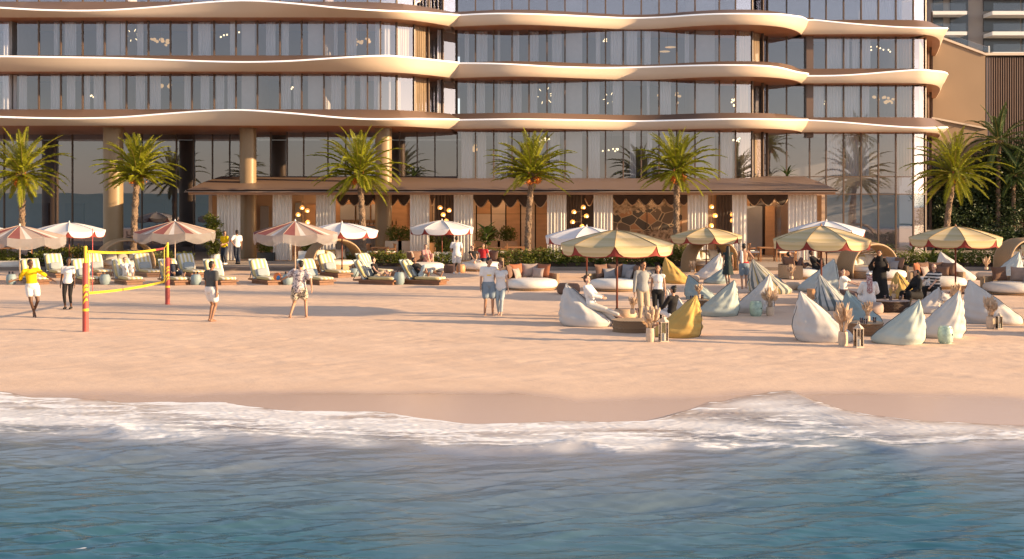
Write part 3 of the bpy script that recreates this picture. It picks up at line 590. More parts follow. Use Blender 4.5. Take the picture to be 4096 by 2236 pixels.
# mural of broken stone
def muralmat():
    m = bpy.data.materials.new('stone_mural'); m.use_nodes = True; n = m.node_tree.nodes; L = m.node_tree.links; b = n['Principled BSDF']
    tc = n.new('ShaderNodeTexCoord'); mp = n.new('ShaderNodeMapping'); mp.inputs['Scale'].default_value = (1.5, 1, 1.9); L.new(tc.outputs['Object'], mp.inputs[0])
    v = n.new('ShaderNodeTexVoronoi'); v.feature = 'DISTANCE_TO_EDGE'; v.inputs['Scale'].default_value = 1.0; L.new(mp.outputs[0], v.inputs['Vector'])
    v2 = n.new('ShaderNodeTexVoronoi'); v2.inputs['Scale'].default_value = 1.0; L.new(mp.outputs[0], v2.inputs['Vector'])
    lt = n.new('ShaderNodeMath'); lt.operation = 'LESS_THAN'; lt.inputs[1].default_value = 0.035; L.new(v.outputs[0], lt.inputs[0])
    sx = n.new('ShaderNodeSeparateColor'); L.new(v2.outputs['Color'], sx.inputs[0])
    r = n.new('ShaderNodeValToRGB'); r.color_ramp.interpolation = 'CONSTANT'; e = r.color_ramp.elements; e[0].color = (.06, .05, .045, 1); e[1].position = .5; e[1].color = (.12, .085, .065, 1); k = e.new(.9); k.color = (.33, .17, .09, 1); L.new(sx.outputs[0], r.inputs[0])
    nz = n.new('ShaderNodeTexNoise'); nz.inputs['Scale'].default_value = 6; nz.inputs['Detail'].default_value = 8; L.new(tc.outputs['Object'], nz.inputs['Vector'])
    r2 = n.new('ShaderNodeValToRGB'); e = r2.color_ramp.elements; e[0].position = .35; e[0].color = (.10, .06, .035, 1); e[1].position = .6; e[1].color = (.42, .31, .22, 1); L.new(nz.outputs[0], r2.inputs[0])
    sz = n.new('ShaderNodeSeparateXYZ'); L.new(tc.outputs['Object'], sz.inputs[0])
    wv = n.new('ShaderNodeMath'); wv.operation = 'MULTIPLY_ADD'; wv.inputs[1].default_value = .8; L.new(nz.outputs[0], wv.inputs[0]); L.new(sz.outputs[2], wv.inputs[2])
    wv2 = n.new('ShaderNodeMath'); wv2.operation = 'MULTIPLY_ADD'; wv2.inputs[1].default_value = -.12; L.new(sz.outputs[0], wv2.inputs[0]); L.new(wv.outputs[0], wv2.inputs[2])
    ab = n.new('ShaderNodeMath'); ab.operation = 'COMPARE'; ab.inputs[1].default_value = 1.62; ab.inputs[2].default_value = 0.62; L.new(wv2.outputs[0], ab.inputs[0])
    band_ = ab
    m1 = n.new('ShaderNodeMix'); m1.data_type = 'RGBA'; L.new(lt.outputs[0], m1.inputs[0]); L.new(r.outputs[0], m1.inputs[6]); m1.inputs[7].default_value = (.40, .30, .20, 1)
    m2 = n.new('ShaderNodeMix'); m2.data_type = 'RGBA'; L.new(band_.outputs[0], m2.inputs[0]); L.new(r2.outputs[0], m2.inputs[6]); L.new(m1.outputs[2], m2.inputs[7]); L.new(m2.outputs[2], b.inputs['Base Color']); b.inputs['Roughness'].default_value = .6
    return m
m_ = MB(); a, b = wx(2452, YB - .2), wx(2728, YB - .2); m_.box(((a + b) / 2, YB - .1, 1.91), (b - a, 0.2, 3.5)); o = m_.build('stone_mural', muralmat(), pav, world=True)
m_ = MB(); m_.box((wx(2588, YB - .25), YB - .25, 1.9), (0.05, 0.06, 3.5)); m_.build('joint_bar', MULLION, pav, world=True)
# curtains hung along the open front
PCUR = [(868, 962), (1090, 1168), (1264, 1343), (1640, 1718), (1815, 1893), (2188, 2266), (2374, 2452), (2750, 2832), (2928, 2988), (3152, 3268)]
for i, (a, b) in enumerate(PCUR):
    wh = ['by the left end of the pavilion', 'between the left column and the pendant lamps', 'left of the third palm', 'left of the second lamp cluster', 'right of the second lamp cluster', 'right of the middle palm', 'left of the stone mural', 'right of the stone mural', 'right of the last lamp cluster', 'at the right end of the pavilion'][i]
    curtain('linen_curtain', None, a, b, 0.17, 3.68, 'tall pale linen curtain ' + wh, 'linen curtains of the pavilion', LINEN, Y=67.1, amp=0.07, folds=max(4, int((b - a) / 13)))
# dark drapes in the depth
for a, b, lab in ((1738, 1815, 'dark pleated drape behind the second lamp cluster'), (2268, 2335, 'dark pleated drape behind the third lamp cluster'), (2865, 2930, 'dark pleated drape behind the fourth lamp cluster')):
    curtain('dark_drape', None, a, b, 0.17, 3.66, lab, None, DARKC, Y=72.3, amp=0.06)
# scalloped valances
def valance(xs0, xs1, n, Y, ztop, drop, label):
    a, b = wx(xs0, Y), wx(xs1, Y); t = thing('valance', label, 'valance', ((a + b) / 2, Y, ztop), 0, 'scalloped valances of the pavilion')
    w_ = (b - a) / n; g, h = MB(), MB()
    for i in range(n):
        x0 = -(b - a) / 2 + i * w_; R = []; P = []
        for k in range(13):
            s = k / 12; z = -drop * (0.35 + 0.65 * math.sin(math.pi * s)); y = -0.12 * math.sin(math.pi * s)
            R.append([(x0 + s * w_, 0, 0), (x0 + s * w_, y * .6, z * .5), (x0 + s * w_, y, z)]); P.append((x0 + s * w_, y - .012, z))
        g.rings(R, cap=False, close=False); h.tube(P, 0.030, 6)
    c = g.build('cloth', VALC, t, smooth=True); h.build('piping', VALT, c, smooth=True)
valance(1346, 1640, 6, 70.6, 3.68, .62, 'dark scalloped valance over the bar left of the white parasol')
valance(1720, 1738, 1, 70.6, 3.68, .60, 'short end of dark valance left of the second lamp cluster')
valance(1893, 2190, 5, 70.6, 3.68, .72, 'dark scalloped valance over the honey wood panels')
valance(2340, 2374, 1, 70.6, 3.68, .62, 'single dark scallop right of the third lamp cluster')
valance(2452, 2760, 6, 70.6, 3.68, .60, 'dark scalloped valance over the stone mural')
valance(2988, 3152, 3, 70.6, 3.68, .62, 'dark scalloped valance over the dark doorway on the right')
# lamp clusters, lit
SHADE = emis('amber_glass_glow', (0.85, 0.38, 0.10), 0.42); BULB = emis('bulb_glow', (1.0, 0.78, 0.42), 2.2)
def cluster(xs, ys, Y, label, drops, energy=28):
    p = px(xs, ys, Y); t = thing('lamp_cluster', label, 'lamp', p, 0, 'amber lamp clusters of the pavilion')
    m_ = MB(); m_.tube([(0, 0, 3.68 - p.z), (0, 0, -0.75)], 0.014, 6)
    for dx, dz in drops: m_.tube([(0, 0, dz), (dx, 0, dz + .02)], 0.012, 5)
    m_.build('stem', MULLION, t)
    for dx, dz in drops:
        g = MB(); g.lathe([(0.03, .13), (0.105, .09), (0.145, 0), (0.12, -.08), (0.08, -.11)], (dx, 0, dz), 14)
        gl = g.build('lamp_shade', SHADE, t, smooth=True); b_ = MB(); b_.ell((dx + .03, -.10, dz - 0.03), (.060,) * 3, 10, 6); b_.build('bulb', BULB, gl, smooth=True)
    l = bpy.data.lights.new('lamp_light', 'POINT'); l.energy = energy; l.color = (1, .62, .3); l.shadow_soft_size = .3
    o = bpy.data.objects.new('lamp_light', l); COL.objects.link(o); o.parent = t; o.location = (0, -.6, -0.2)
D5 = [(-.05, .45), (.25, .28), (-.28, .05), (.28, -.38), (.05, -.62)]
cluster(1212, 862, 71, 'amber lamp cluster above the red striped parasol between two curtains', D5)
cluster(1780, 855, 71, 'amber lamp cluster in front of a dark drape above the white parasol', [(-.28, .35), (.24, .2), (-.1, -.05), (.08, -.42)])
cluster(2325, 858, 71, 'amber lamp cluster left of the stone mural', [(.12, .42), (-.42, .15), (.3, -.08), (-.5, -.42), (.05, -.68)])
cluster(2845, 855, 71, 'amber lamp cluster right of the stone mural', [(.02, .4), (-.35, .15), (.22, -.1), (.0, -.68)])
cluster(2930, 868, 71, 'two small amber lamps at the edge of a curtain near the right end', [(0, .15), (0, -.2)], 10)
for xs, z in ((1345, 2.6), (1500, 2.5), (2000, 2.6), (2590, 2.6), (1680, 2.3), (3060, 2.5)):          # point lights without fittings that warm the bar and the wall panels
    l = bpy.data.lights.new('warm_point_light', 'POINT'); l.energy = 16; l.color = (1, .66, .36); l.shadow_soft_size = .25
    o = bpy.data.objects.new('warm_point_light', l); COL.objects.link(o); o.parent = pav; o.matrix_parent_inverse = root_matrix(pav).inverted(); o.location = (wx(xs, 72.2), 72.2, z + .9)

# bar, stools, tables and chairs on the terrace
ZT_ = 0.14
BOTTLE = mat('bottle_glass', (0.10, 0.06, 0.03), 0.15, 0.3, 8)
t = thing('bar_counter', 'long grey bar counter with bottles behind under the third palm', 'bar', (wx(1450, 71.5), 71.5, ZT_))
m_ = MB(); m_.box((0, 0, .52), (3.9, .6, 1.04)); m_.build('front_panel', GREYUP, t); m_ = MB(); m_.box((0, -.03, 1.07), (4.1, .75, .06)); m_.build('counter_top', TEAK, t)
m_ = MB(); m_.box((0, 1.6, 1.35), (3.9, .3, .05)); m_.box((0, 1.6, 1.75), (3.9, .3, .05)); m_.build('back_shelf', TEAK, t)
for i in range(34):
    r = R0.uniform(.028, .04); h = R0.uniform(.22, .34); m_ = MB(); z = (1.375, 1.775)[i % 2]
    m_.lathe([(r, 0), (r, h * .6), (r * .35, h * .75), (r * .35, h)], (0, 0, 0), 10); b = m_.build('bottle', BOTTLE, smooth=True)
    b.location = (t.location.x - 1.85 + i * .11, 73.05, ZT_ + z); tag(b, 'small bottle on the bar shelves behind the grey counter', 'bottle', 'bottles behind the bar')
def stool(x, y, rz, label, first=[None]):
    if first[0]: return dup(first[0], (x, y, ZT_), rz, label)
    t = thing('bar_stool', label, 'bar stool', (x, y, ZT_), rz, 'bar stools on the terrace'); first[0] = t
    m_ = MB(); m_.box((0, 0, .76), (.42, .42, .08)); m_.build('seat', GREYUP, t); m_ = MB(); m_.box((0, .2, .98), (.42, .05, .4)); m_.build('backrest', GREYUP, t)
    for sx in (-1, 1):
        for sy in (-1, 1): m_ = MB(); m_.tube([(sx * .2, sy * .2, 0), (sx * .17, sy * .17, .73)], .018, 6); m_.build('leg', BLACK, t)
    return t
for xs, lab in ((1330, 'leftmost grey bar stool at the bar counter'), (1395, 'second grey bar stool from the left at the bar'), (1470, 'grey bar stool just right of the third palm trunk'), (1530, 'rightmost grey bar stool at the bar counter')): stool(wx(xs, 70.7), 70.7, math.pi, lab)
def chair(x, y, rz, label, first=[None]):
    if first[0]: return dup(first[0], (x, y, ZT_), rz, label)
    t = thing('dining_chair', label, 'chair', (x, y, ZT_), rz, 'teak chairs on the terrace'); first[0] = t
    m_ = MB(); m_.box((0, 0, .44), (.5, .5, .05)); m_.build('seat', TEAK, t); m_ = MB(); m_.box((0, -.02, .5), (.47, .46, .08)); m_.build('cushion', WHITEP, t)
    m_ = MB()
    for k in range(5): m_.box((-.2 + k * .1, .24, .68), (.04, .03, .42))
    m_.box((0, .24, .9), (.52, .05, .07)); m_.build('backrest', TEAK, t)
    for sx in (-1, 1):
        for sy in (-1, 1): m_ = MB(); m_.box((sx * .22, sy * .22, .22), (.05, .05, .43)); m_.build('leg', TEAK, t)
        m_ = MB(); m_.box((sx * .25, 0, .66), (.05, .5, .04)); m_.build('armrest', TEAK, t)
    return t
def table(x, y, w_, label, first=[None]):
    if first[0]: return dup(first[0], (x, y, ZT_), 0, label, scale=(w_ / 1.0, 1, 1))
    t = thing('dining_table', label, 'table', (x, y, ZT_), 0, 'teak tables on the terrace'); first[0] = t
    m_ = MB(); m_.box((0, 0, .73), (1.0, .8, .05)); m_.build('tabletop', TEAK, t)
    for sx in (-1, 1):
        for sy in (-1, 1): m_ = MB(); m_.box((sx * .42, sy * .32, .35), (.07, .07, .7)); m_.build('leg', TEAK, t)
    return t
# (photo column, distance) of the visible tables and chairs
for xs, Y, w_, lab in ((3070, 66.5, 1.7, 'long teak table in front of the dark doorway on the right'), (1960, 66, 1.2, 'teak table behind the hedge right of the sitting women'), (2060, 67, 1.1, 'teak table behind the middle palm'), (250, 66.5, 1.3, 'teak table behind the hedge under the white parasol on the left'), (60, 66, 1.2, 'teak table behind the hedge at the far left'), (1520, 66.5, .9, 'small teak table beside the brown column'), (2560, 67.5, 1.6, 'teak table in front of the stone mural')):
    table(wx(xs, Y), Y, w_, lab)
for xs, Y, rz, lab in ((3018, 66.6, 1.4, 'teak armchair with white cushion left of the long table'), (2995, 67.5, 2.4, 'teak armchair by the dark doorway behind the long table'), (3130, 66.4, -1.4, 'teak armchair at the right end of the long table'), (3165, 66.9, -2.0, 'teak armchair just left of the rightmost curtain'), (1915, 66.2, 1.5, 'teak armchair left of the table behind the sitting women'), (2010, 66.4, -1.5, 'teak armchair between two tables left of the middle palm'), (2100, 67.4, -1.4, 'teak armchair behind the broad leaved plant at the middle palm'), (205, 66.6, 1.3, 'teak armchair left of the table under the left white parasol'), (295, 66.8, -1.3, 'teak armchair right of the table under the left white parasol'), (15, 66.2, 1.2, 'teak armchair at the left edge of the terrace'), (108, 66.2, -1.3, 'teak armchair behind the fern at the left'), (1562, 66.6, -1.2, 'teak armchair right of the small table by the brown column'), (1487, 66.7, 1.2, 'teak armchair left of the small table by the brown column'), (2500, 67.2, 1.0, 'teak armchair left of the table at the stone mural'), (2625, 67.2, -1.0, 'teak armchair right of the table at the stone mural')):
    chair(wx(xs, Y), Y, rz, lab)

# ================================================================ NEIGHBOURING BUILDINGS on the right
ann = thing('annex_building', 'plain tan building with a stepped parapet and dark louvred front beside the hotel', 'building', (34, 88, 0))
TAN = mat('tan_render', (0.31, 0.215, 0.14), 0.8, 0.04, 0.6)
def poly(pts, Y, th, m, name, par):
    m_ = MB(); a = [tuple(px(x, y, Y)) for x, y in pts]; b = [(p[0], Y + th, p[2]) for p in a]; n = len(a)
    m_.add(a + b, [tuple(range(n)), tuple(range(2 * n - 1, n - 1, -1))] + [(i, n + i, n + (i + 1) % n, (i + 1) % n)[::-1] for i in range(n)]); return m_.build(name, m, par, world=True)
poly([(3690, 975), (3690, 150), (3756, 150), (3941, 219), (3941, 975)], 86, .5, TAN, 'wall', ann)
poly([(3690, 465), (3727, 472), (3948, 516), (3948, 975), (3690, 975)], 85, .6, TAN, 'ramp_wall', ann)
poly([(3756, 142), (3945, 212), (3945, 221), (3756, 151)], 85.9, .7, CREAM, 'coping', ann)
poly([(3700, 462), (3950, 511), (3950, 518), (3700, 469)], 84.85, .8, CREAM, 'ramp_coping', ann)
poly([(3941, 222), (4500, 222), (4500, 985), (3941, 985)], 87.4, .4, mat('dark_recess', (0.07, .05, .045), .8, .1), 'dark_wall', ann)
poly([(3938, 211), (4500, 211), (4500, 221), (3938, 221)], 86.6, 1.2, CREAM, 'terrace_edge', ann)
m_ = MB()
for x in np.arange(3948, 4480, 9.2): p = px(x, HZ, 86.9); m_.box((p.x, 86.9, 6.6), (0.06, 0.22, 13.2))
m_.build('louvre_screen', mat('bronze_louvre', (0.20, 0.135, 0.105), .5, .05), ann, world=True)
poly([(3800, 138), (3960, 190), (3960, 212), (3800, 155)], 86.1, .04, CLEAR, 'glass_balustrade', ann)
p = px(3956, 200, 86.2); m_ = MB(); m_.box((p.x, 86.2, p.z), (.08, .08, .55)); m_.build('rail_post', WHITEP, ann, world=True)
tow = thing('apartment_tower', 'distant grey apartment tower with pale balcony slabs and glass railings', 'building', (50, 135, 0))
TOWM = mat('tower_render', (0.36, .31, .28), .8, .05, .3); TOWD = mat('tower_glass', (0.06, .062, .07), .15, .1, .4, spec=.5)
def tbox(x0, x1, y0, y1, Y, th, m, name):
    a, b = px(x0, y1, Y), px(x1, y0, Y); m_ = MB(); m_.box(((a.x + b.x) / 2, Y + th / 2, (a.z + b.z) / 2), (b.x - a.x, th, b.z - a.z)); return m_.build(name, m, tow, world=True)
tbox(3700, 4700, -300, 900, 136, 18, TOWM, 'wall')
for k in range(-3, 7):
    y = 44 + 82 * k
    tbox(3733, 3773, y - 70, y, 135.8, .3, TOWD, 'window'); tbox(3802, 3872, y - 70, y, 135.8, .3, TOWD, 'window')
    tbox(3935, 4080, y - 70, y, 135.8, .3, TOWD, 'window'); tbox(4090, 4260, y - 70, y, 135.8, .3, TOWD, 'window')
    s = tbox(3720, 3868, y, y + 14, 133.6, 2.2, WHITEP, 'balcony'); tbox(3725, 3864, y - 32, y, 133.7, .04, CLEAR, 'railing').parent = s
    s2 = tbox(3970, 4300, y, y + 15, 133.2, 2.6, WHITEP, 'balcony'); tbox(3974, 4296, y - 32, y, 133.3, .04, CLEAR, 'railing').parent = s2
for o in list(COL.objects):
    if o.parent and o.parent.name.startswith('balcony') and o.name.startswith('railing'): o.matrix_parent_inverse = root_matrix(tow).inverted(); o.matrix_parent_inverse = (root_matrix(o.parent)).inverted()
gw = MB(); a, b = wx(3690, 80), wx(5200, 80); gw.box(((a + b) / 2, 80, .75), (b - a, .4, 1.3)); tag(gw.build('garden_wall', WHITEP), 'low pale garden wall in front of the palm grove', 'wall')
# ================================================================ VEGETATION
def leafmat(name, col, tr=0.35, var=0.35, sc_=1.5, rough=.5):
    return mat(name, col, rough, var, sc_, spec=0.35, transl=tr)
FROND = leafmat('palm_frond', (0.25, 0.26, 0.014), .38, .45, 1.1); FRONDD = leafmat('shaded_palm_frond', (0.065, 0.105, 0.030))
RACHIS = mat('palm_rib', (0.26, 0.20, 0.05), .6, .15, 3); TRUNK = mat('palm_trunk', (0.20, 0.135, 0.09), .9, .3, 12, bump=.8, bscale=30)
DATE = mat('palm_fruit', (0.62, 0.19, 0.03), .6, .2, 20)
HEDGE = leafmat('hedge_leaf', (0.135, 0.155, 0.025)); BROAD = leafmat('broad_leaf', (0.075, 0.115, 0.022)); DARKLEAF = leafmat('dark_leaf', (0.040, 0.060, 0.020), .2)
SOIL = mat('soil', (0.06, 0.04, 0.03), .95, .3, 6)
def frond(mb, rib, base, az, el, L, droop, r, npair=30, wleaf=0.035, lleaf=0.38, ang=0.9, up=Vector((0, 0, 1))):
    """one feather leaf: an arched rib with two rows of narrow leaflets"""
    P = []; p = Vector(base); e = el; n = 14; st = L / n; side = r.uniform(-.12, .12)
    for i in range(n + 1):
        P.append(p.copy()); a = az + side * (i / n) ** 2
        d = Vector((math.cos(e) * math.cos(a), math.cos(e) * math.sin(a), math.sin(e))); p = p + d * st; e -= droop * (0.35 + 1.3 * i / n) / n
    rib.tube(P, [0.022 * (1 - .85 * i / n) + .003 for i in range(n + 1)], 4)
    for i in range(npair):
        t = 0.10 + 0.90 * i / (npair - 1); f = t * n; j = min(int(f), n - 1); q = P[j].lerp(P[j + 1], f - j)
        d = (P[j + 1] - P[j]).normalized(); s = d.cross(up); s = s.normalized() if s.length > .05 else Vector((1, 0, 0)); u = s.cross(d)
        ll = lleaf * (math.sin(math.pi * min(1, t * .80 + .16)) ** .6) * r.uniform(.85, 1.1); fw = ang * (1 - .45 * t)
        for sg in (-1, 1):
            v = (d * math.cos(fw) + s * sg * math.sin(fw) + u * r.uniform(.10, .38)).normalized(); w2 = d * (wleaf * .5)
            m_ = q + v * ll * .55; tip = q + v * ll - Vector((0, 0, 0.20 * ll * r.uniform(.5, 1.6)))
            mb.add([q - w2, q + w2, m_ + w2 * 1.15, tip, m_ - w2 * 1.15], [(0, 1, 2, 3, 4)])
def palm(loc, H, lean, seed, label, R=2.1, nf=64, fm=None, fruit=2, tr=0.14, group='date palms along the terrace', name='palm_tree', low=-0.75, wleaf=.042, npair=38):
    r = random.Random(seed); t = thing(name, label, 'palm tree', loc, 0, group)
    n = int(H / 0.11); R_ = []; top = None
    for i in range(n + 1):
        s = i / n; c = Vector((lean[0] * s * s, lean[1] * s * s, H * s)); rr = tr * (1.25 - .35 * s if s < .12 else 1.05 - .12 * s) * (1 + .15 * (i % 2)); ring = []
        for k in range(12):
            a = 2 * math.pi * k / 12 + (i % 4) * .26; q = rr * (1 + .16 * math.sin(3 * a + i * 1.1) + r.uniform(-.05, .05)); ring.append(c + Vector((math.cos(a) * q, math.sin(a) * q, 0)))
        R_.append(ring); top = c
    m_ = MB(); m_.rings(R_)
    for i in range(int(H * 13)):                                   # cut leaf bases up the trunk
        s = r.uniform(.05, 1); a = i * 2.4; c = Vector((lean[0] * s * s, lean[1] * s * s, H * s)); d = Vector((math.cos(a), math.sin(a), 0)); q = c + d * tr * 1.0
        w_ = d.cross(Vector((0, 0, 1))) * .05; m_.add([q - w_, q + w_, q + d * .07 + Vector((0, 0, .10)), q + Vector((0, 0, -.07))], [(0, 1, 2), (1, 3, 2), (3, 0, 2)])
    m_.build('trunk', TRUNK, t)
    lv, rb = MB(), MB()
    for i in range(nf):
        s = i / (nf - 1); el = lerp(1.50, low, s ** 0.95) + r.uniform(-.16, .16); az = i * 2.39996 + r.uniform(-.2, .2)
        L = R * (0.80 + .28 * math.sin(math.pi * min(1, s + .15))) * r.uniform(.85, 1.1)
        frond(lv, rb, top + Vector((math.cos(az) * .07, math.sin(az) * .07, -.15 * s)), az, el, L, r.uniform(.7, 1.2) * (0.45 + .85 * math.sin(math.pi * min(1, s * 1.05 + .08))), r, npair=npair, wleaf=wleaf)
    c = lv.build('crown', fm or FROND, t); rb.build('rib', RACHIS, c)
    for k in range(fruit):
        a = r.uniform(0, 6.28) if k > 1 else (-2.2 + k * 1.5); m_ = MB(); b0 = top + Vector((math.cos(a) * .35, math.sin(a) * .35, -.35))
        m_.tube([top, top + Vector((math.cos(a) * .3, math.sin(a) * .3, .05)), b0], .02, 5)
        m_.ell(b0 + Vector((0, 0, -.08)), (.10, .10, .17), 8, 6)
        for q in range(50): m_.ell(b0 + Vector((r.gauss(0, .08), r.gauss(0, .08), r.gauss(-.08, .10))), (.03, .03, .04), 5, 4)
        m_.build('fruit_cluster', DATE, t, smooth=True)
    return t
PL = [(88, 100, 690, 63, 'date palm at the far left with its crown cut by the picture edge', 1), (534, 542, 690, 63, 'date palm with orange fruit in front of the left lobby columns', 2), (1454, 1452, 690, 63.2, 'date palm in front of the bar and its brown column', 3), (2110, 2114, 690, 63.5, 'date palm in front of the honey wood panels at the pavilion middle', 4), (2705, 2708, 680, 63.5, 'date palm at the right edge of the stone mural', 5), (3782, 3800, 690, 66, 'date palm right of the hotel with hanging fruit under its crown', 6)]
for xb, xt, yt, Y, lab, sd in PL:
    b = px(xb, HZ, Y); tp = px(xt, yt, Y); palm((b.x, Y, 0.12), tp.z - .12, (tp.x - b.x + (.25, -.15, .1, -.2, .2, 0)[sd % 6], 0), sd * 13, lab, R=(2.45, 2.2, 2.5, 2.4, 2.3, 2.65)[sd - 1], nf=(58, 66, 70, 56, 62, 60)[sd - 1], low=(-.7, -.35, -.6, -.3, -.45, -.6)[sd - 1])
# palms and trees of the grove on the right, shade put into the frond colour
for xb, yt, Y, R, lab, sd, nf, H_low in ((3992, 560, 82, 2.9, 'tall dark palm with long drooping fronds before the louvred screen', 21, 26, -.9), (3915, 740, 84, 1.7, 'low dark palm with faint orange fruit in the grove', 22, 34, -.8), (4052, 700, 82, 2.0, 'dark fan of palm fronds at the right edge of the grove', 23, 34, -.7), (4170, 600, 84, 2.2, 'dark palm just past the right picture edge', 24, 30, -.8)):
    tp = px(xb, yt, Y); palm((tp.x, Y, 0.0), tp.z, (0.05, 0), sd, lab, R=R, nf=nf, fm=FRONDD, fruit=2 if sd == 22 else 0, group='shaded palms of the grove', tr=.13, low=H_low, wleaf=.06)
for i, (x, y, H) in enumerate(((24.0, 33.0, 8.2), (31.0, 37.5, 9.0))):  # unseen palms, added so their long shadows streak the sand
    palm((x, y, 0), H, (.3, 0), 60 + i, 'unseen beach palm added for shadow streaks past the right picture edge, %s from the water' % ORD[i], R=2.3, nf=40, npair=24)
def leafball(mb, c, rx, ry, rz, n, size, r, shell=.55, pointy=1.6):
    for _ in range(n):
        while True:
            d = Vector((r.uniform(-1, 1), r.uniform(-1, 1), r.uniform(-1, 1)))
            if .05 < d.length < 1: break
        d = d.normalized() * (shell + (1 - shell) * r.random()) ; p = Vector((c[0] + d.x * rx, c[1] + d.y * ry, c[2] + d.z * rz))
        a = Vector((r.gauss(0, 1), r.gauss(0, 1), r.gauss(0, .6) + .3)).normalized(); b = a.orthogonal().normalized(); b.rotate(Matrix.Rotation(r.uniform(0, 6.28), 3, a)); s = size * r.uniform(.6, 1.3)
        mb.add([p, p + a * s * .5 * pointy + b * s * .32, p + a * s * pointy, p + a * s * .5 * pointy - b * s * .32], [(0, 1, 2, 3)])
def hedge(xs0, xs1, Y, z0, h, depth, label, seed, m=None, dens=520, group='clipped hedges along the terrace kerb', size=.085):
    a, b = wx(xs0, Y), wx(xs1, Y); r = random.Random(seed); t = thing('hedge', label, 'hedge', ((a + b) / 2, Y, z0), 0, group); L = b - a; f = MB()
    n = max(2, int(L / .45))
    for i in range(n):
        x = -L / 2 + (i + .5) * L / n; leafball(f, (x, r.uniform(-.1, .1), h * .46), L / n * .8, depth * .55, h * .52 * r.uniform(.85, 1.12), int(dens * h), size, r, .45)
    f.build('foliage', m or HEDGE, t); s = MB(); s.box((0, 0, h * .12), (L, depth * .6, h * .24)); s.build('soil', SOIL, t); return t
HD = [(-120, 60, .75, 'dark hedge at the left edge behind the lounge sofa'), (150, 345, .85, 'hedge behind the woman in black leggings'), (585, 770, .62, 'hedge behind the right net post'), (1300, 1445, .62, 'hedge inside the arched daybed left of the kerb'), (1425, 1625, .66, 'hedge behind the woman in black on a lounger'), (1705, 1830, .62, 'short hedge between the white parasol and the standing man'), (1975, 2140, .7, 'hedge under the broad leaved plants right of the couple'), (2140, 2400, .82, 'leafy hedge behind the round sofa with brown cushions'), (2400, 2660, .82, 'leafy hedge behind the large yellow parasol'), (2640, 2760, .95, 'dense green hedge left of the arched daybed on the right'), (2785, 2870, .6, 'low hedge seen through the arched daybed on the right'), (3575, 3760, .62, 'low hedge right of the daybed with the woman in the black robe'), (3760, 4000, .70, 'trimmed hedge behind the rightmost yellow parasol'), (4000, 4300, .70, 'trimmed hedge at the right edge')]
for i, (a, b, h, lab) in enumerate(HD): hedge(a, b, 61.9, 0.1, h * 1.3, .95, lab, 300 + i)
hedge(3745, 4400, 79.2, 0.1, 1.55, .9, 'long dark hedge at the foot of the palm grove', 340, DARKLEAF, 420, None, .14)
def tree(loc, H, R, label, seed, m=DARKLEAF):
    r = random.Random(seed); t = thing('tree', label, 'tree', loc, 0, 'dark trees of the grove'); s = MB(); s.tube([(0, 0, 0), (.1, 0, H * .35), (0, .1, H * .7)], [.22, .16, .08], 8)
    for k in range(6): a = k * 1.05; s.tube([(.05, 0, H * .4), (math.cos(a) * R * .6, math.sin(a) * R * .6, H * .7)], [.09, .03], 6)
    s.build('trunk', TRUNK, t); f = MB()
    for k in range(26):
        a = r.uniform(0, 6.28); q = R * math.sqrt(r.random()) * .85; z = H * r.uniform(.30, .92); leafball(f, (math.cos(a) * q, math.sin(a) * q, z), R * .42, R * .42, R * .34, 420, .16, r, .35, 1.3)
    f.build('crown', m, t)
for xs, Y, H, R, lab, sd in ((3800, 83.5, 5.6, 2.4, 'dark leafy tree just right of the hotel corner', 1), (3900, 84.5, 6.4, 2.6, 'dark leafy tree in the middle of the grove', 2), (4015, 84.5, 7.6, 2.8, 'tall dark leafy tree under the louvred screen', 3), (4110, 84.0, 7.0, 2.8, 'dark leafy tree cut by the right picture edge', 4), (3960, 83, 4.2, 2.0, 'low dark leafy tree among the palm trunks', 5)):
    tree((wx(xs, Y), Y, 0), H, R, lab, 500 + sd)
def rosette(loc, n, L, w_, label, seed, m=None, el0=1.3, el1=.15, name='broad_leaved_plant', group='broad leaved plants on the terrace', stem=0.0):
    r = random.Random(seed); t = thing(name, label, 'plant', loc, 0, group); f = MB()
    for i in range(n):
        az = i * 2.4 + r.uniform(-.2, .2); el = lerp(el0, el1, i / n) + r.uniform(-.12, .12); LL = L * r.uniform(.75, 1.1); R = []; p = Vector((0, 0, stem * (1 - i / n))); e = el
        for k in range(8):
            s = k / 7; d = Vector((math.cos(e) * math.cos(az), math.cos(e) * math.sin(az), math.sin(e))); sd = Vector((-math.sin(az), math.cos(az), 0)); u = sd.cross(d)
            ww = w_ * math.sin(math.pi * (.12 + .88 * s)) ** .8 if s < 1 else .004
            R.append([p - sd * ww + u * ww * -.35 * -1, p, p + sd * ww + u * ww * .35]); p = p + d * LL / 7; e -= .17
        f.rings(R, cap=False, close=False)
    f.build('leaves', m or BROAD, t, smooth=True)
    if stem: s_ = MB(); s_.tube([(0, 0, 0), (0, 0, stem)], [.05, .03], 6); s_.build('stem', TRUNK, t)
    return t
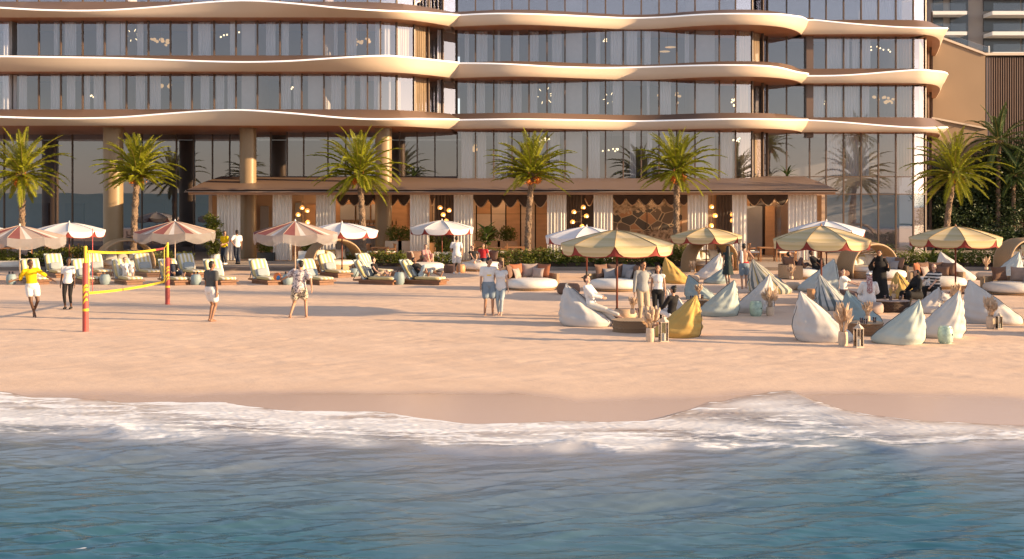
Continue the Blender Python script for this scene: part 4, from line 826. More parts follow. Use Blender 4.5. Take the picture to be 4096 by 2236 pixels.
for xs, Y, n, L, w_, lab in ((2118, 62.2, 22, 1.1, .09, 'large spiky plant at the foot of the middle palm'), (2195, 62.2, 16, .9, .08, 'spiky plant right of the middle palm'), (1455, 62.4, 20, .95, .08, 'spiky green plant at the foot of the third palm'), (128, 62.6, 20, 1.1, .10, 'bright fern like plant between the left parasols'), (85, 62.4, 14, .8, .08, 'small spiky plant behind the left lounge sofa'), (3725, 62.6, 20, 1.2, .09, 'dark spiky plant left of the rightmost parasol pole'), (3825, 62.6, 18, 1.1, .09, 'spiky green plant behind the rightmost parasol pole'), (2270, 62.1, 14, .8, .07, 'small spiky plant left of the yellow parasol'), (2655, 62.3, 18, 1.1, .11, 'broad leaved plant right of the large yellow parasol'), (3535, 73.6, 18, 1.1, .08, 'spiky plant in front of the tall glass on the right'), (3650, 73.6, 12, .8, .07, 'small spiky plant by the low brown plinth'), (520, 62.5, 12, .9, .10, 'upright green plant behind the left arched daybed'), (2400, 61.6, 12, .6, .06, 'low ferny plant under the large yellow parasol'), (2600, 61.6, 12, .65, .06, 'low ferny plant left of the broad leaved plant'), (570, 62.2, 12, .7, .07, 'small yellow green plant right of the left arched daybed'), (2240, 61.6, 12, .6, .06, 'low ferny plant behind the brown ottoman')):
    rosette((wx(xs, Y), Y, 0.3), n, L, w_, lab, int(xs))
# bushy plants in pots and planter boxes
def planter(xs, Y, w_, h, pm, label, seed, bush=(.5, .5), m=None):
    r = random.Random(seed); t = thing('planter_box', label, 'planter', (wx(xs, Y), Y, ZT_), 0, 'planters of the pavilion'); b = MB(); b.box((0, 0, h / 2), (w_, .45, h)); b.build('box', pm, t)
    f = MB(); leafball(f, (0, 0, h + bush[1] * .7), w_ * bush[0], .3, bush[1], int(900 * w_), .08, r, .4); f.build('foliage', m or HEDGE, t)
for xs, Y, w_, h, pm, lab in ((1230, 66.5, .9, .55, WHITEP, 'white planter with a round bush under the red striped parasol'), (1775, 66.5, 1.0, .50, WHITEP, 'white planter with a yellow green bush under the white parasol'), (1575, 67.5, .9, 1.05, WOODP, 'raised wooden planter left of the white parasol'), (1620, 67.5, .7, 1.05, WOODP, 'raised wooden planter beside the second lamp cluster'), (1950, 69.8, 1.4, .95, WOOD, 'long wooden planter left of the honey wood panels'), (2030, 69.8, 1.1, .95, WOOD, 'wooden planter in front of the honey wood panels'), (1065, 67, .9, .45, BLACK, 'dark planter with leafy bush behind the red striped parasol'), (1720, 68.8, .6, .9, WOOD, 'small wooden planter behind the white parasol pole')):
    planter(xs, Y, w_, h, pm, lab, int(xs))
# tall shrub by the left pavilion curtain, and the leafy shrub left of the palm
t = thing('tall_shrub', 'tall leafy shrub in a pot at the left end of the pavilion', 'shrub', (wx(862, 66.5), 66.5, ZT_)); r = random.Random(9); f = MB()
for k in range(12): leafball(f, (r.uniform(-.35, .2), r.uniform(-.2, .2), .5 + k * .16), .38, .35, .3, 170, .10, r, .3)
f.build('foliage', HEDGE, t); b = MB(); b.lathe([(.2, 0), (.26, .38), (.22, .38)]); b.build('pot', WHITEP, t); b = MB(); b.tube([(0, 0, .3), (.05, 0, 2.0)], .03, 6); b.build('stem', TRUNK, t)
rosette((wx(1945, 64.5), 64.5, .3), 22, .9, .12, 'tall yellow green shrub beside the sitting woman in red', 77, None, 1.35, -.5, 'leafy_shrub', None, 1.5)
for xs, Y, lab in ((1660, 73.0, 'tuft of dark palm leaves showing above the pavilion roof on the left'), (2480, 73.2, 'tuft of leaves showing above the pavilion roof at the middle'), (3125, 73.6, 'tuft of leaves showing above the right end of the pavilion roof')):
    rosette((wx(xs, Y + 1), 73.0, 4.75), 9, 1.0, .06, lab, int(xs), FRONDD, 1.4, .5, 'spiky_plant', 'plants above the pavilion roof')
# ================================================================ BEACH FURNITURE
POLE = mat('red_brown_pole', (0.17, 0.045, 0.025), .4, .1, 4)
LINING = mat('red_lining', (0.30, 0.055, 0.045), .85, .12, 6, transl=.3)
YEL = stripes('ochre_canvas', [(0.54, 0.42, 0.24), (0.49, 0.38, 0.20), (0.56, 0.445, 0.27)], 2, .21, .85)
WCAN = mat('white_canvas', (0.76, 0.75, 0.76), .85, .03, 3, transl=.15)
REDC = mat('faded_red_canvas', (0.21, 0.070, 0.072), .85, .08, 3, transl=.2); CRMC = mat('sand_canvas', (0.50, 0.38, 0.31), .85, .05, 3, transl=.2); PALEC = mat('pale_canvas', (0.72, 0.68, 0.64), .85, .05, 3, transl=.2)
def sheer(name, col, a):
    m = mat(name, col, .9, .05, 5, transl=.5); n = m.node_tree.nodes; L = m.node_tree.links; o = n['Material Output']; s0 = o.inputs[0].links[0].from_socket
    t = n.new('ShaderNodeBsdfTransparent'); x = n.new('ShaderNodeMixShader'); x.inputs[0].default_value = a; L.new(t.outputs[0], x.inputs[1]); L.new(s0, x.inputs[2]); L.new(x.outputs[0], o.inputs[0]); return m
PIPY = mat('ochre_piping', (.30, .20, .09), .8, 0); PIPW = mat('grey_piping', (.40, .39, .42), .8, 0)
FRINGE = sheer('sheer_fringe', (0.62, .58, .58), .50)
def umbrella(kind, xs, ys_base, R, Ha, Hr, label, rz=0.2, loc=None):
    p = loc or gp(xs, ys_base); t = thing('beach_umbrella', label, 'umbrella', p, rz, {'yellow': 'ochre scalloped parasols', 'white': 'white scalloped parasols', 'red': 'red and cream striped parasols'}[kind])
    b = MB(); b.lathe([(.24, 0), (.24, .05), (.05, .07), (.05, .3)], n=16); b.build('base', BLACK, t)
    b = MB(); b.lathe([(.032, .02), (.032, Ha - .02)], n=10); b.build('pole', POLE if kind != 'red' else mat('pale_pole', (.5, .38, .3), .5), t, smooth=True)
    N = 8; SUB = 6 if kind != 'red' else 6; c = MB(); K = 9; n = N * SUB
    def rim(a):                                             # straight edge between the rib ends
        f = (a / (2 * math.pi) * N) % 1; return math.cos(math.pi / N) / math.cos((f - .5) * 2 * math.pi / N)
    cu = 1.45 if kind != 'red' else 1.08
    def cz(s, a): f = (a / (2 * math.pi) * N) % 1; return Hr + (Ha - Hr) * (1 - s ** cu) - .09 * math.sin(math.pi * f) * s * (1.0 - .25 * s) * R / 1.7
    rows = [[(s * R * rim(a) * math.cos(a), s * R * rim(a) * math.sin(a), cz(s, a)) for a in (2 * math.pi * k / n for k in range(n))] for s in [.02 + .98 * j / K for j in range(K + 1)]]
    vs = [q for r_ in rows for q in r_]
    for j in range(K):
        for k in range(n):
            c.cur = 0
            if kind == 'red': c.cur = (0, 0, 1, 2, 1, 1)[k % 6] if (k // 6) % 1 == 0 else 0
            c.v or c.v.extend(vs); c.f.append([j * n + k, j * n + (k + 1) % n, (j + 1) * n + (k + 1) % n, (j + 1) * n + k]); c.m.append(c.cur)
    cm = {'yellow': [YEL], 'white': [WCAN], 'red': [REDC, CRMC, PALEC]}[kind]
    can = c.build('canopy', cm, t, auto=14)
    pp = MB()
    for i in range(N): a = 2 * math.pi * i / N; pp.tube([(R * s * math.cos(a), R * s * math.sin(a), cz(max(s, .02), a) + .006) for s in (.02, .2, .4, .6, .8, 1.0)], .011, 5)
    pp.build('piping', {'yellow': PIPY, 'white': PIPW, 'red': CRMC}[kind], can, smooth=True)
    v = MB(); drop = .27 if kind != 'red' else .46; k2 = 10
    for i in range(N):
        R2 = []
        for k in range(k2 + 1):
            f = k / k2; a = 2 * math.pi * (i + f) / N; x, y = R * rim(a) * math.cos(a), R * rim(a) * math.sin(a); z = cz(1, a)
            d = drop * (min(1, 7 * min(f, 1 - f)) ** .8 if kind != 'red' else (.75 + .25 * math.sin(math.pi * f))); d = max(d, .015)
            R2.append([(x, y, z), (x * 1.008, y * 1.008, z - d * .5), (x * 1.0 + (.012 * math.sin(f * 40 + i) if kind == 'red' else 0), y * 1.0, z - d)])
        v.rings(R2, cap=False, close=False)
    v.build('valance', {'yellow': YEL, 'white': WCAN, 'red': FRINGE}[kind], can, smooth=True)
    if kind != 'red':
        g = MB(); R2 = []
        for k in range(65): a = 2 * math.pi * k / 64; q = R * rim(a) * .985; z = cz(1, a); R2.append([(q * math.cos(a), q * math.sin(a), z - .01), (q * math.cos(a), q * math.sin(a), z - drop - .03)])
        g.rings(R2, cap=False, close=False); g.build('lining', LINING, can, smooth=True)
    for i in range(N):
        a = 2 * math.pi * i / N; g = MB(); g.tube([(R * s * math.cos(a), R * s * math.sin(a), cz(max(s, .02), a) - .03) for s in (.02, .25, .5, .75, .97)], .012, 5); g.build('rib', POLE, t)
    g = MB(); g.lathe([(.03, 0), (.05, .03), (.03, .07), (.008, .13)], (0, 0, Ha - .03), 10); g.build('finial', WHITEP if kind != 'yellow' else TEAK, t, smooth=True)
    return t
U = [('red', 79, 1124, 1.92, 2.38, 1.93, 'red and cream striped parasol with sheer fringe at the far left'), ('white', 277, 1080, 1.70, 2.32, 1.95, 'white parasol with red lining behind the left striped parasol'), ('red', 700, 1092, 1.92, 2.45, 1.95, 'red and cream striped parasol behind the right net post'),
     ('red', 1181, 1110, 1.92, 2.52, 2.0, 'red and cream striped parasol left of the pale arched daybed'), ('white', 1368, 1095, 1.68, 2.38, 2.02, 'white parasol standing beside the arched daybed and third palm'), ('white', 1768, 1070, 1.64, 2.38, 2.02, 'white parasol behind the standing man seen from the back'),
     ('white', 2347, 1112, 1.90, 2.28, 1.86, 'white parasol half hidden behind the largest yellow parasol'), ('yellow', 2468, 1272, 1.70, 2.66, 2.25, 'largest yellow parasol, over the man in white on a beanbag'), ('yellow', 2825, 1093, 1.70, 2.14, 1.76, 'yellow parasol in front of the arched daybed behind the couple walking away'),
     ('yellow', 3285, 1210, 1.70, 2.64, 2.18, 'yellow parasol in front of a white one, right of the pavilion'), ('white', 3306, 1103, 1.70, 2.50, 2.10, 'white parasol directly behind a yellow one, right of the pavilion'), ('yellow', 3822, 1173, 1.70, 2.52, 2.10, 'yellow parasol farthest right, in front of the date palm'), ('white', -110, 1080, 1.70, 2.30, 1.95, 'white parasol cut off by the left picture edge'), ('yellow', 4330, 1285, 1.70, 2.66, 2.2, 'unseen yellow parasol added for its shadow past the right edge near the water'), ('yellow', 4560, 1235, 1.70, 2.66, 2.2, 'unseen yellow parasol added for its shadow well past the right picture edge'), ('yellow', 4700, 1320, 1.70, 2.66, 2.2, 'unseen yellow parasol added for its shadow farthest past the right picture edge'), ('yellow', 4450, 1185, 1.70, 2.66, 2.2, 'unseen yellow parasol added for its shadow past the right edge near the sofas')]  # parasols past the right edge are unseen, added to shade the sand
for i, (k, x, y, R, Ha, Hr, lab) in enumerate(U): umbrella(k, x, y, R, Ha, Hr, lab, .12 + .19 * i)

# --- sun loungers
STR = stripes('yellow_striped_canvas', [(.52, .42, .20), (.66, .63, .56)], 1, .185, .85); GREYC = mat('grey_blue_cushion', (.29, .33, .345), .9, .06, 8); DECKW = mat('lounger_wood', (.20, .095, .05), .55, .15, 3, stretch=(1, 6, 1))
def cushion(mb, c, d, r=.05, M=None):
    """soft box"""
    nx = 8; R = []
    for i in range(nx + 1):
        for _ in (0,):
            u = -1 + 2 * i / nx; sx = math.copysign(abs(u) ** .8, u) * d[0] / 2; k = max(.02, (1 - abs(u) ** 6)) ** .35; ring = []
            for j in range(16):
                a = 2 * math.pi * j / 16; ca, sa = math.cos(a), math.sin(a); p = Vector((sx, math.copysign(abs(ca) ** .35, ca) * d[1] / 2 * k, math.copysign(abs(sa) ** .45, sa) * d[2] / 2 * k)); ring.append((M @ p if M else p) + Vector(c))
            R.append(ring)
    return mb.rings(R)
def lounger(loc, rz, label, first=[None]):
    if first[0]: return dup(first[0], loc, rz, label)
    t = thing('sun_lounger', label, 'sun lounger', loc, rz, 'striped sun loungers on the sand'); first[0] = t
    b = MB(); b.box((.05, 0, .165), (1.95, .80, .06)); b.build('platform', DECKW, t); b = MB(); b.box((.12, 0, .07), (1.62, .66, .13)); b.build('plinth', DECKW, t)
    b = MB(); cushion(b, (.33, 0, .26), (1.36, .74, .13)); b.build('mattress', STR, t, smooth=True)
    M = Matrix.Rotation(rad(58), 3, 'Y'); b = MB(); cushion(b, (-.60, 0, .62), (.92, .74, .12), M=M); b.build('backrest', STR, t, smooth=True)
    b = MB(); b.box((0, 0, 0), (.05, .76, .95)); o = b.build('back_frame', GREYC, t); o.location = (-.675, 0, .59); o.rotation_euler = (0, rad(-32), 0)
    b = MB(); cushion(b, (-.33, 0, .47), (.36, .50, .12), M=Matrix.Rotation(rad(62), 3, 'Y')); b.build('pillow', GREYC, t, smooth=True)
    for sy in (-.3, .3): b = MB(); b.tube([(-.95, sy, .19), (-.72, sy, .62)], .016, 6); b.build('strut', BLACK, t)
    return t
# (photo column, photo row of the foot, yaw)
LG = [(140, 1140, -.95, 'front row lounger behind the man in yellow'), (232, 1112, -.95, 'back row lounger left of the woman in black leggings'), (346, 1140, -.95, 'front row lounger hidden behind the left net post'), (395, 1109, -.95, 'back row lounger right of the left net post'), (510, 1140, -.95, 'front row lounger with a person in a white robe'), (590, 1110, -.95, 'back row lounger just left of the right net post'), (698, 1141, -.95, 'front row lounger at the right net post with a person lying low'), (766, 1111, -.95, 'back row lounger right of the right net post'), (880, 1141, -.95, 'front row lounger behind the man in dark grey'), (1064, 1141, -.95, 'empty front row lounger in the open gap left of the ball player'), (1262, 1141, -.90, 'front row lounger hidden behind the ball player in a patterned shirt'), (1336, 1112, -.9, 'back row lounger in front of the arched daybed'), (1500, 1109, -.70, 'back row lounger behind the woman in black'), (1508, 1142, -.42, 'front row lounger with a woman in a black top'), (1692, 1142, -.42, 'front row lounger with a man in a black shirt')]
for x, y, rz, lab in LG: lounger(gp(x, y - 6), rz, lab)

# --- side stools with drinks
STOOLB = mat('blue_grey_ceramic', (.21, .275, .29), .55, .06, 5); ORANGE = mat('orange_drink', (.75, .30, .05), .2, .1, 5)
def drum(loc, label, h=.43, r=.21, first=[None]):
    if first[0]: return dup(first[0], loc, None, label, scale=(r / .21, r / .21, h / .43))
    t = tag((lambda b: b.build('side_table', STOOLB, auto=50))(MB().lathe([(.15, 0), (.17, .02), (.205, .14), (.21, .24), (.195, .34), (.155, .415), (.14, .43)], n=28)), label, 'side table', 'blue grey side tables between the loungers'); t.location = loc; first[0] = t; return t
def tumbler(loc, label, m, group, r=.035, h=.11, garnish=True):
    t = thing('tumbler', label, 'drink', loc, 0, group); b = MB(); b.lathe([(r * .85, 0), (r, h), (r * .93, h), (r * .8, .012)], n=12); b.build('glass', CLEAR, t, smooth=True); b = MB(); b.lathe([(r * .78, .012), (r * .9, h * .8)], n=12); b.build('drink', m, t, smooth=True); return t
for x, y, h, wh in ((45, 1143, .43, 'at the far left'), (420, 1144, .43, 'left of the robe wearer'), (784, 1144, .43, 'left of the man in dark grey'), (1150, 1144, .43, 'in front of the ball player'), (1416, 1112, .38, 'behind the seated woman'), (1597, 1144, .52, 'between the two in black')):
    g = gp(x, y - 5); drum(g, 'blue grey ceramic side table ' + wh, h, .22)
    for dx, q in ((-.07, 'left'), (.07, 'right')): tumbler((g.x + dx, g.y - .03, g.z + h), 'orange drink on the side table %s, the %s one' % (wh, q), ORANGE, 'drinks on the side tables')

# --- woven arched daybeds
def weave(name, col, s=26, bump=.6):
    m = bpy.data.materials.new(name); m.use_nodes = True; n = m.node_tree.nodes; L = m.node_tree.links; b = n['Principled BSDF']; tc = n.new('ShaderNodeTexCoord')
    w1 = n.new('ShaderNodeTexWave'); w1.inputs['Scale'].default_value = s * .3; w1.bands_direction = 'Z'; w1.inputs['Distortion'].default_value = .6
    w2 = n.new('ShaderNodeTexWave'); w2.inputs['Scale'].default_value = s * .3; w2.bands_direction = 'DIAGONAL'; w2.inputs['Distortion'].default_value = .6
    L.new(tc.outputs['Object'], w1.inputs['Vector']); L.new(tc.outputs['Object'], w2.inputs['Vector'])
    mu = n.new('ShaderNodeMath'); mu.operation = 'MULTIPLY'; L.new(w1.outputs['Fac'], mu.inputs[0]); L.new(w2.outputs['Fac'], mu.inputs[1])
    r = n.new('ShaderNodeValToRGB'); e = r.color_ramp.elements; e[0].color = (*[c * .6 for c in col], 1); e[1].color = (*[min(1, c * 1.25) for c in col], 1); L.new(mu.outputs[0], r.inputs[0]); L.new(r.outputs[0], b.inputs['Base Color'])
    bp = n.new('ShaderNodeBump'); bp.inputs['Strength'].default_value = bump; bp.inputs['Distance'].default_value = .02; L.new(mu.outputs[0], bp.inputs['Height']); L.new(bp.outputs[0], b.inputs['Normal']); b.inputs['Roughness'].default_value = .65; return m
RATTAN = weave('woven_rattan', (.42, .27, .14)); RATTANL = weave('pale_woven_rattan', (.50, .34, .20), 40, .3); MATT = mat('off_white_cushion', (.70, .66, .60), .9, .05, 6); BROWNC = mat('brown_cushion', (.17, .095, .065), .9, .1, 8); RUSTC = mat('rust_cushion', (.33, .115, .055), .9, .1, 8); TAUPE = mat('taupe_cushion', (.36, .28, .245), .9, .08, 8); GREYP = mat('grey_pillow', (.26, .245, .25), .9, .08, 8)
def pillow(name, c, w_, h, th, tilt, yaw, m, par):
    b = MB(); n = 12; R = []
    Mx = Matrix.Rotation(yaw, 3, 'Z') @ Matrix.Rotation(tilt, 3, 'X')
    F_, Bk = [], []
    for sg in (-1, 1):
        rows = []
        for i in range(n + 1):
            row = []
            for j in range(n + 1):
                u, v = -1 + 2 * i / n, -1 + 2 * j / n; t_ = (1 - abs(u) ** 3) * (1 - abs(v) ** 3); pu = 1 - .10 * (1 - v * v); pv = 1 - .10 * (1 - u * u)
                row.append(Mx @ Vector((u * w_ / 2 * pu, sg * th / 2 * max(t_, 0) ** .6, v * h / 2 * pv)) + Vector(c))
            rows.append(row)
        b.rings(rows if sg < 0 else [list(reversed(q)) for q in rows], cap=False, close=False)
    return b.build(name, m, par, smooth=True)
def pod(loc, rz, label, W=1.33, Hh=1.52, dep=1.05, slats=False):
    t = thing('arched_daybed', label, 'daybed', loc, rz, 'woven daybeds with arched hoods')
    A, Bt, n = MB(), MB(), 28
    def ring(y, dr): return [((W + dr) * math.cos(a) * (1 + .10 * math.sin(a)), y + .30 * (1 - math.sin(a)) * 0, .02 + (Hh + dr) * max(0, math.sin(a)) ** .82) for a in (math.pi * k / n for k in range(n + 1))]
    rows = [ring(-dep / 2, 0), ring(-dep / 4, .05), ring(0, .065), ring(dep / 4, .05), ring(dep / 2, 0), ring(dep / 2, -.08), ring(0, -.05), ring(-dep / 2, -.08)]
    A.rings(rows + [rows[0]], cap=False, close=False); h = A.build('hood', RATTAN, t, auto=50)
    for sg in (-1, 1): e = MB(); e.tube([(p[0], p[1], p[2]) for p in ring(sg * dep / 2, -.03)], .045, 8); e.build('rim', RATTANL, h, smooth=True)
    if slats:
        for k in range(7): s = MB(); a = rad(35 + k * 13); s.tube([((W) * math.cos(a), dep / 2, .02 + Hh * math.sin(a) ** .82), (W * .75 * math.cos(a), dep / 2 + .75, .35 + .55 * Hh * math.sin(a))], .03, 6); s.build('slat', RATTANL, h)
    b = MB(); b.lathe([(1.0, .02), (1.04, .18), (1.0, .30)], n=40); b.build('base', RATTANL, t, auto=40)
    b = MB(); b.lathe([(.90, .29), (.99, .34), (.99, .44), (.90, .50), (.3, .52)], n=40); b.build('mattress', MATT, t, smooth=True)
    for k, (x, m) in enumerate(((-.55, MATT), (0, STR), (.55, MATT))): pillow('cushion', (x, .42, .78), .56, .50, .2, -.3, 0, m, t)
    return t
PD = [(500, 1098, .55, 'woven arched daybed behind the volleyball net'), (1335, 1096, .55, 'woven arched daybed between the striped parasol and the third palm'), (2840, 1098, .5, 'woven arched daybed behind the couple walking away'), (3470, 1124, .45, 'woven arched daybed with slatted hood behind the woman in black robe', True), (4090, 1096, .4, 'woven arched daybed cut off by the right picture edge')]
for q in PD: pod(gp(q[0], q[1] - 14), q[2], q[3], slats=len(q) > 4)

# --- round sofas with woven backs, ottomans, low tables
def rsofa(loc, rz, label, a0=20, a1=200, cols=(RUSTC, TAUPE, RUSTC, BROWNC), R=1.05, pil=(TAUPE, TAUPE)):
    t = thing('round_sofa', label, 'sofa', loc, rz, 'round lounge sofas on the sand'); b = MB()
    b.lathe([(R * .93, .02), (R * .98, .08)], n=40); b.build('plinth', RATTANL, t); b = MB(); b.lathe([(R * .90, .08), (R, .15), (R * 1.01, .27), (R * .94, .38), (R * .72, .43), (.2, .44)], n=40); b.build('seat', MATT, t, smooth=True)
    b = MB(); R_ = []
    for k in range(25):
        a = rad(lerp(a0, a1, k / 24)); c, s = math.cos(a), math.sin(a); R_.append([(c * R * 1.02, s * R * 1.02, .02), (c * R * 1.12, s * R * 1.12, .02), (c * R * 1.12, s * R * 1.12, .60), (c * R * 1.02, s * R * 1.02, .60)])
    b.rings(R_); b.build('backrest', RATTANL, t, auto=40)
    n = len(cols)
    for k in range(n): a = rad(lerp(a0 + 18, a1 - 18, (k + .5) / n)); pillow('cushion', (math.cos(a) * R * .80, math.sin(a) * R * .80, .70), .66, .56, .24, -.22, a - math.pi / 2, cols[k], t)
    for k, m in enumerate(pil): a = rad(lerp(a0 + 45, a1 - 55, k / max(1, len(pil) - 1))); pillow('pillow', (math.cos(a) * R * .56, math.sin(a) * R * .56, .62), .52, .42, .18, -.35, a - math.pi / 2, m, t)
    return t
rsofa(gp(2122, 1158), .15, 'round white sofa with rust cushions just right of the couple', 5, 200)
rsofa(gp(2462, 1160), -.35, 'round white sofa with dark cushions behind the largest yellow parasol', -10, 185, (BROWNC, GREYP, BROWNC, BROWNC), 1.02, (GREYP, GREYP))
rsofa(gp(40, 1076), .1, 'white lounge sofa with taupe cushions at the left edge', 20, 175, (TAUPE, TAUPE, BROWNC), 1.0, (TAUPE,))
rsofa(gp(1700, 1086), .5, 'round sofa with a woven back beside the white ottoman', 60, 210, (BROWNC, TAUPE, BROWNC), .92, ())
rsofa(gp(1925, 1082), -.1, 'round white sofa with two sitting women behind the couple', 15, 120, (BROWNC, MATT), 1.0, ())
rsofa(gp(3210, 1112), .75, 'white sofa with tan box back where a person reclines', 60, 215, (BROWNC, BROWNC), .95, (MATT,))
rsofa(gp(3755, 1150), .1, 'sofa with many brown cushions left of the rightmost parasol pole', 5, 180, (BROWNC, BROWNC, BROWNC, RUSTC), 1.05, (BROWNC, TAUPE))
rsofa(gp(4050, 1175), -.7, 'round white sofa with tan back cut off by the right edge', 0, 185, (BROWNC, TAUPE, BROWNC), 1.05, (GREYP,))
rsofa(gp(3545, 1118), -.4, 'white sofa with grey pillows under the slatted arched daybed', 10, 150, (BROWNC, GREYP, BROWNC), .85, (GREYP,))
def pouf(loc, r, h, m, label, name='ottoman', cat='ottoman', group=None):
    o = MB().lathe([(r * .80, 0), (r * .97, h * .18), (r, h * .5), (r * .95, h * .82), (r * .78, h), (r * .1, h)], n=32).build(name, m, smooth=True); o.location = loc; return tag(o, label, cat, group)
pouf(gp(2274, 1176), .44, .40, BROWNC, 'dark brown round ottoman between the two round sofas'); pouf(gp(1735, 1086), .62, .34, MATT, 'white round ottoman below the woman in pink'); pouf(gp(1843, 1090), .22, .38, WOOD, 'small tan ball shaped pouf beside the standing man'); pouf(gp(3362, 1116), .40, .38, BROWNC, 'dark round ottoman left of the slatted daybed'); pouf(gp(3490, 1255), .34, .36, TAUPE, 'brown round pouf where the man in the headscarf sits', group=None)
pouf(gp(1795, 1092), .25, .40, BROWNC, 'dark round pouf left of the standing man')
def boxtable(loc, d, m, label, rz=0):
    t = thing('low_table', label, 'table', loc, rz); b = MB(); b.box((0, 0, d[2] / 2 - .02), (d[0] * .94, d[1] * .94, d[2] - .04)); b.build('body', m, t); b = MB(); b.box((0, 0, d[2] - .02), (d[0], d[1], .04)); b.build('tabletop', m, t); return t
boxtable(gp(3253, 1196), (.34, .34, .36), WOOD, 'small wooden cube table left of the striped beanbag', .3); boxtable(gp(3245, 1226), (.55, .4, .18), BROWNC, 'low dark wooden block in front of the cube table', .1)
pouf(gp(2775, 1128), .24, .28, WOODP, 'low tan drum planter right of the ochre beanbag', 'drum_table', 'table'); pouf(gp(3170, 1160), .30, .30, WOODP, 'tan drum table right of the yellow striped beanbag', 'drum_table', 'table'); pouf(gp(3942, 1118), .42, .30, WOODP, 'tan drum table between the two pale beanbags at the right', 'drum_table', 'table')
t = boxtable(gp(3858, 1176), (.85, .5, .30), BROWNC, 'low dark table right of the rightmost parasol pole', 0); b = MB()
b.tube([(-.12, 0, .05), (-.12, 0, -.05), (.02, 0, -.05), (.02, 0, .05), (-.12, 0, .05)], .008, 5); b.tube([(.06, 0, 0), (.2, 0, 0)], .008, 5); o = b.build('handle', VALT, t); o.location = (0, -.26, .15)
BASK = weave('basket_weave', (.40, .235, .125), 60, .8); BASKD = weave('dark_basket_weave', (.10, .055, .035), 60, .8)
def basket(x, y, r, h, m, label, rz=0):
    t = thing('basket_table', label, 'table', gp(x, y), rz, 'round woven basket tables'); b = MB(); b.lathe([(r * .93, 0), (r, h * .1), (r * 1.02, h * .5), (r * .98, h * .95)], n=36); b.build('basket', m, t, auto=40)
    b = MB()
    for z in (h * .05, h * .35, h * .65, h * .93): b.tube([(math.cos(a) * r * 1.02, math.sin(a) * r * 1.02, z) for a in (2 * math.pi * k / 32 for k in range(33))], .014, 5, False)
    b.build('hoop', m, t); b = MB(); b.lathe([(r * 1.03, h * .95), (r * 1.03, h), (.02, h + .002)], n=36); b.build('tabletop', RATTANL if m is BASK else TAUPE, t, auto=40); return t
basket(2524, 1326, .49, .33, BASK, 'round woven basket table in front of the man in white'); basket(2790, 1238, .33, .32, BASK, 'small woven basket table between the teal beanbags'); basket(3462, 1338, .46, .33, BASK, 'woven basket table among the front right beanbags'); basket(3570, 1246, .52, .36, BASKD, 'dark woven basket table in front of the woman in the black robe')
pouf(gp(2500, 1272), .36, .28, WOODP, 'tan round stool behind the basket table and parasol pole', 'drum_table', 'table')

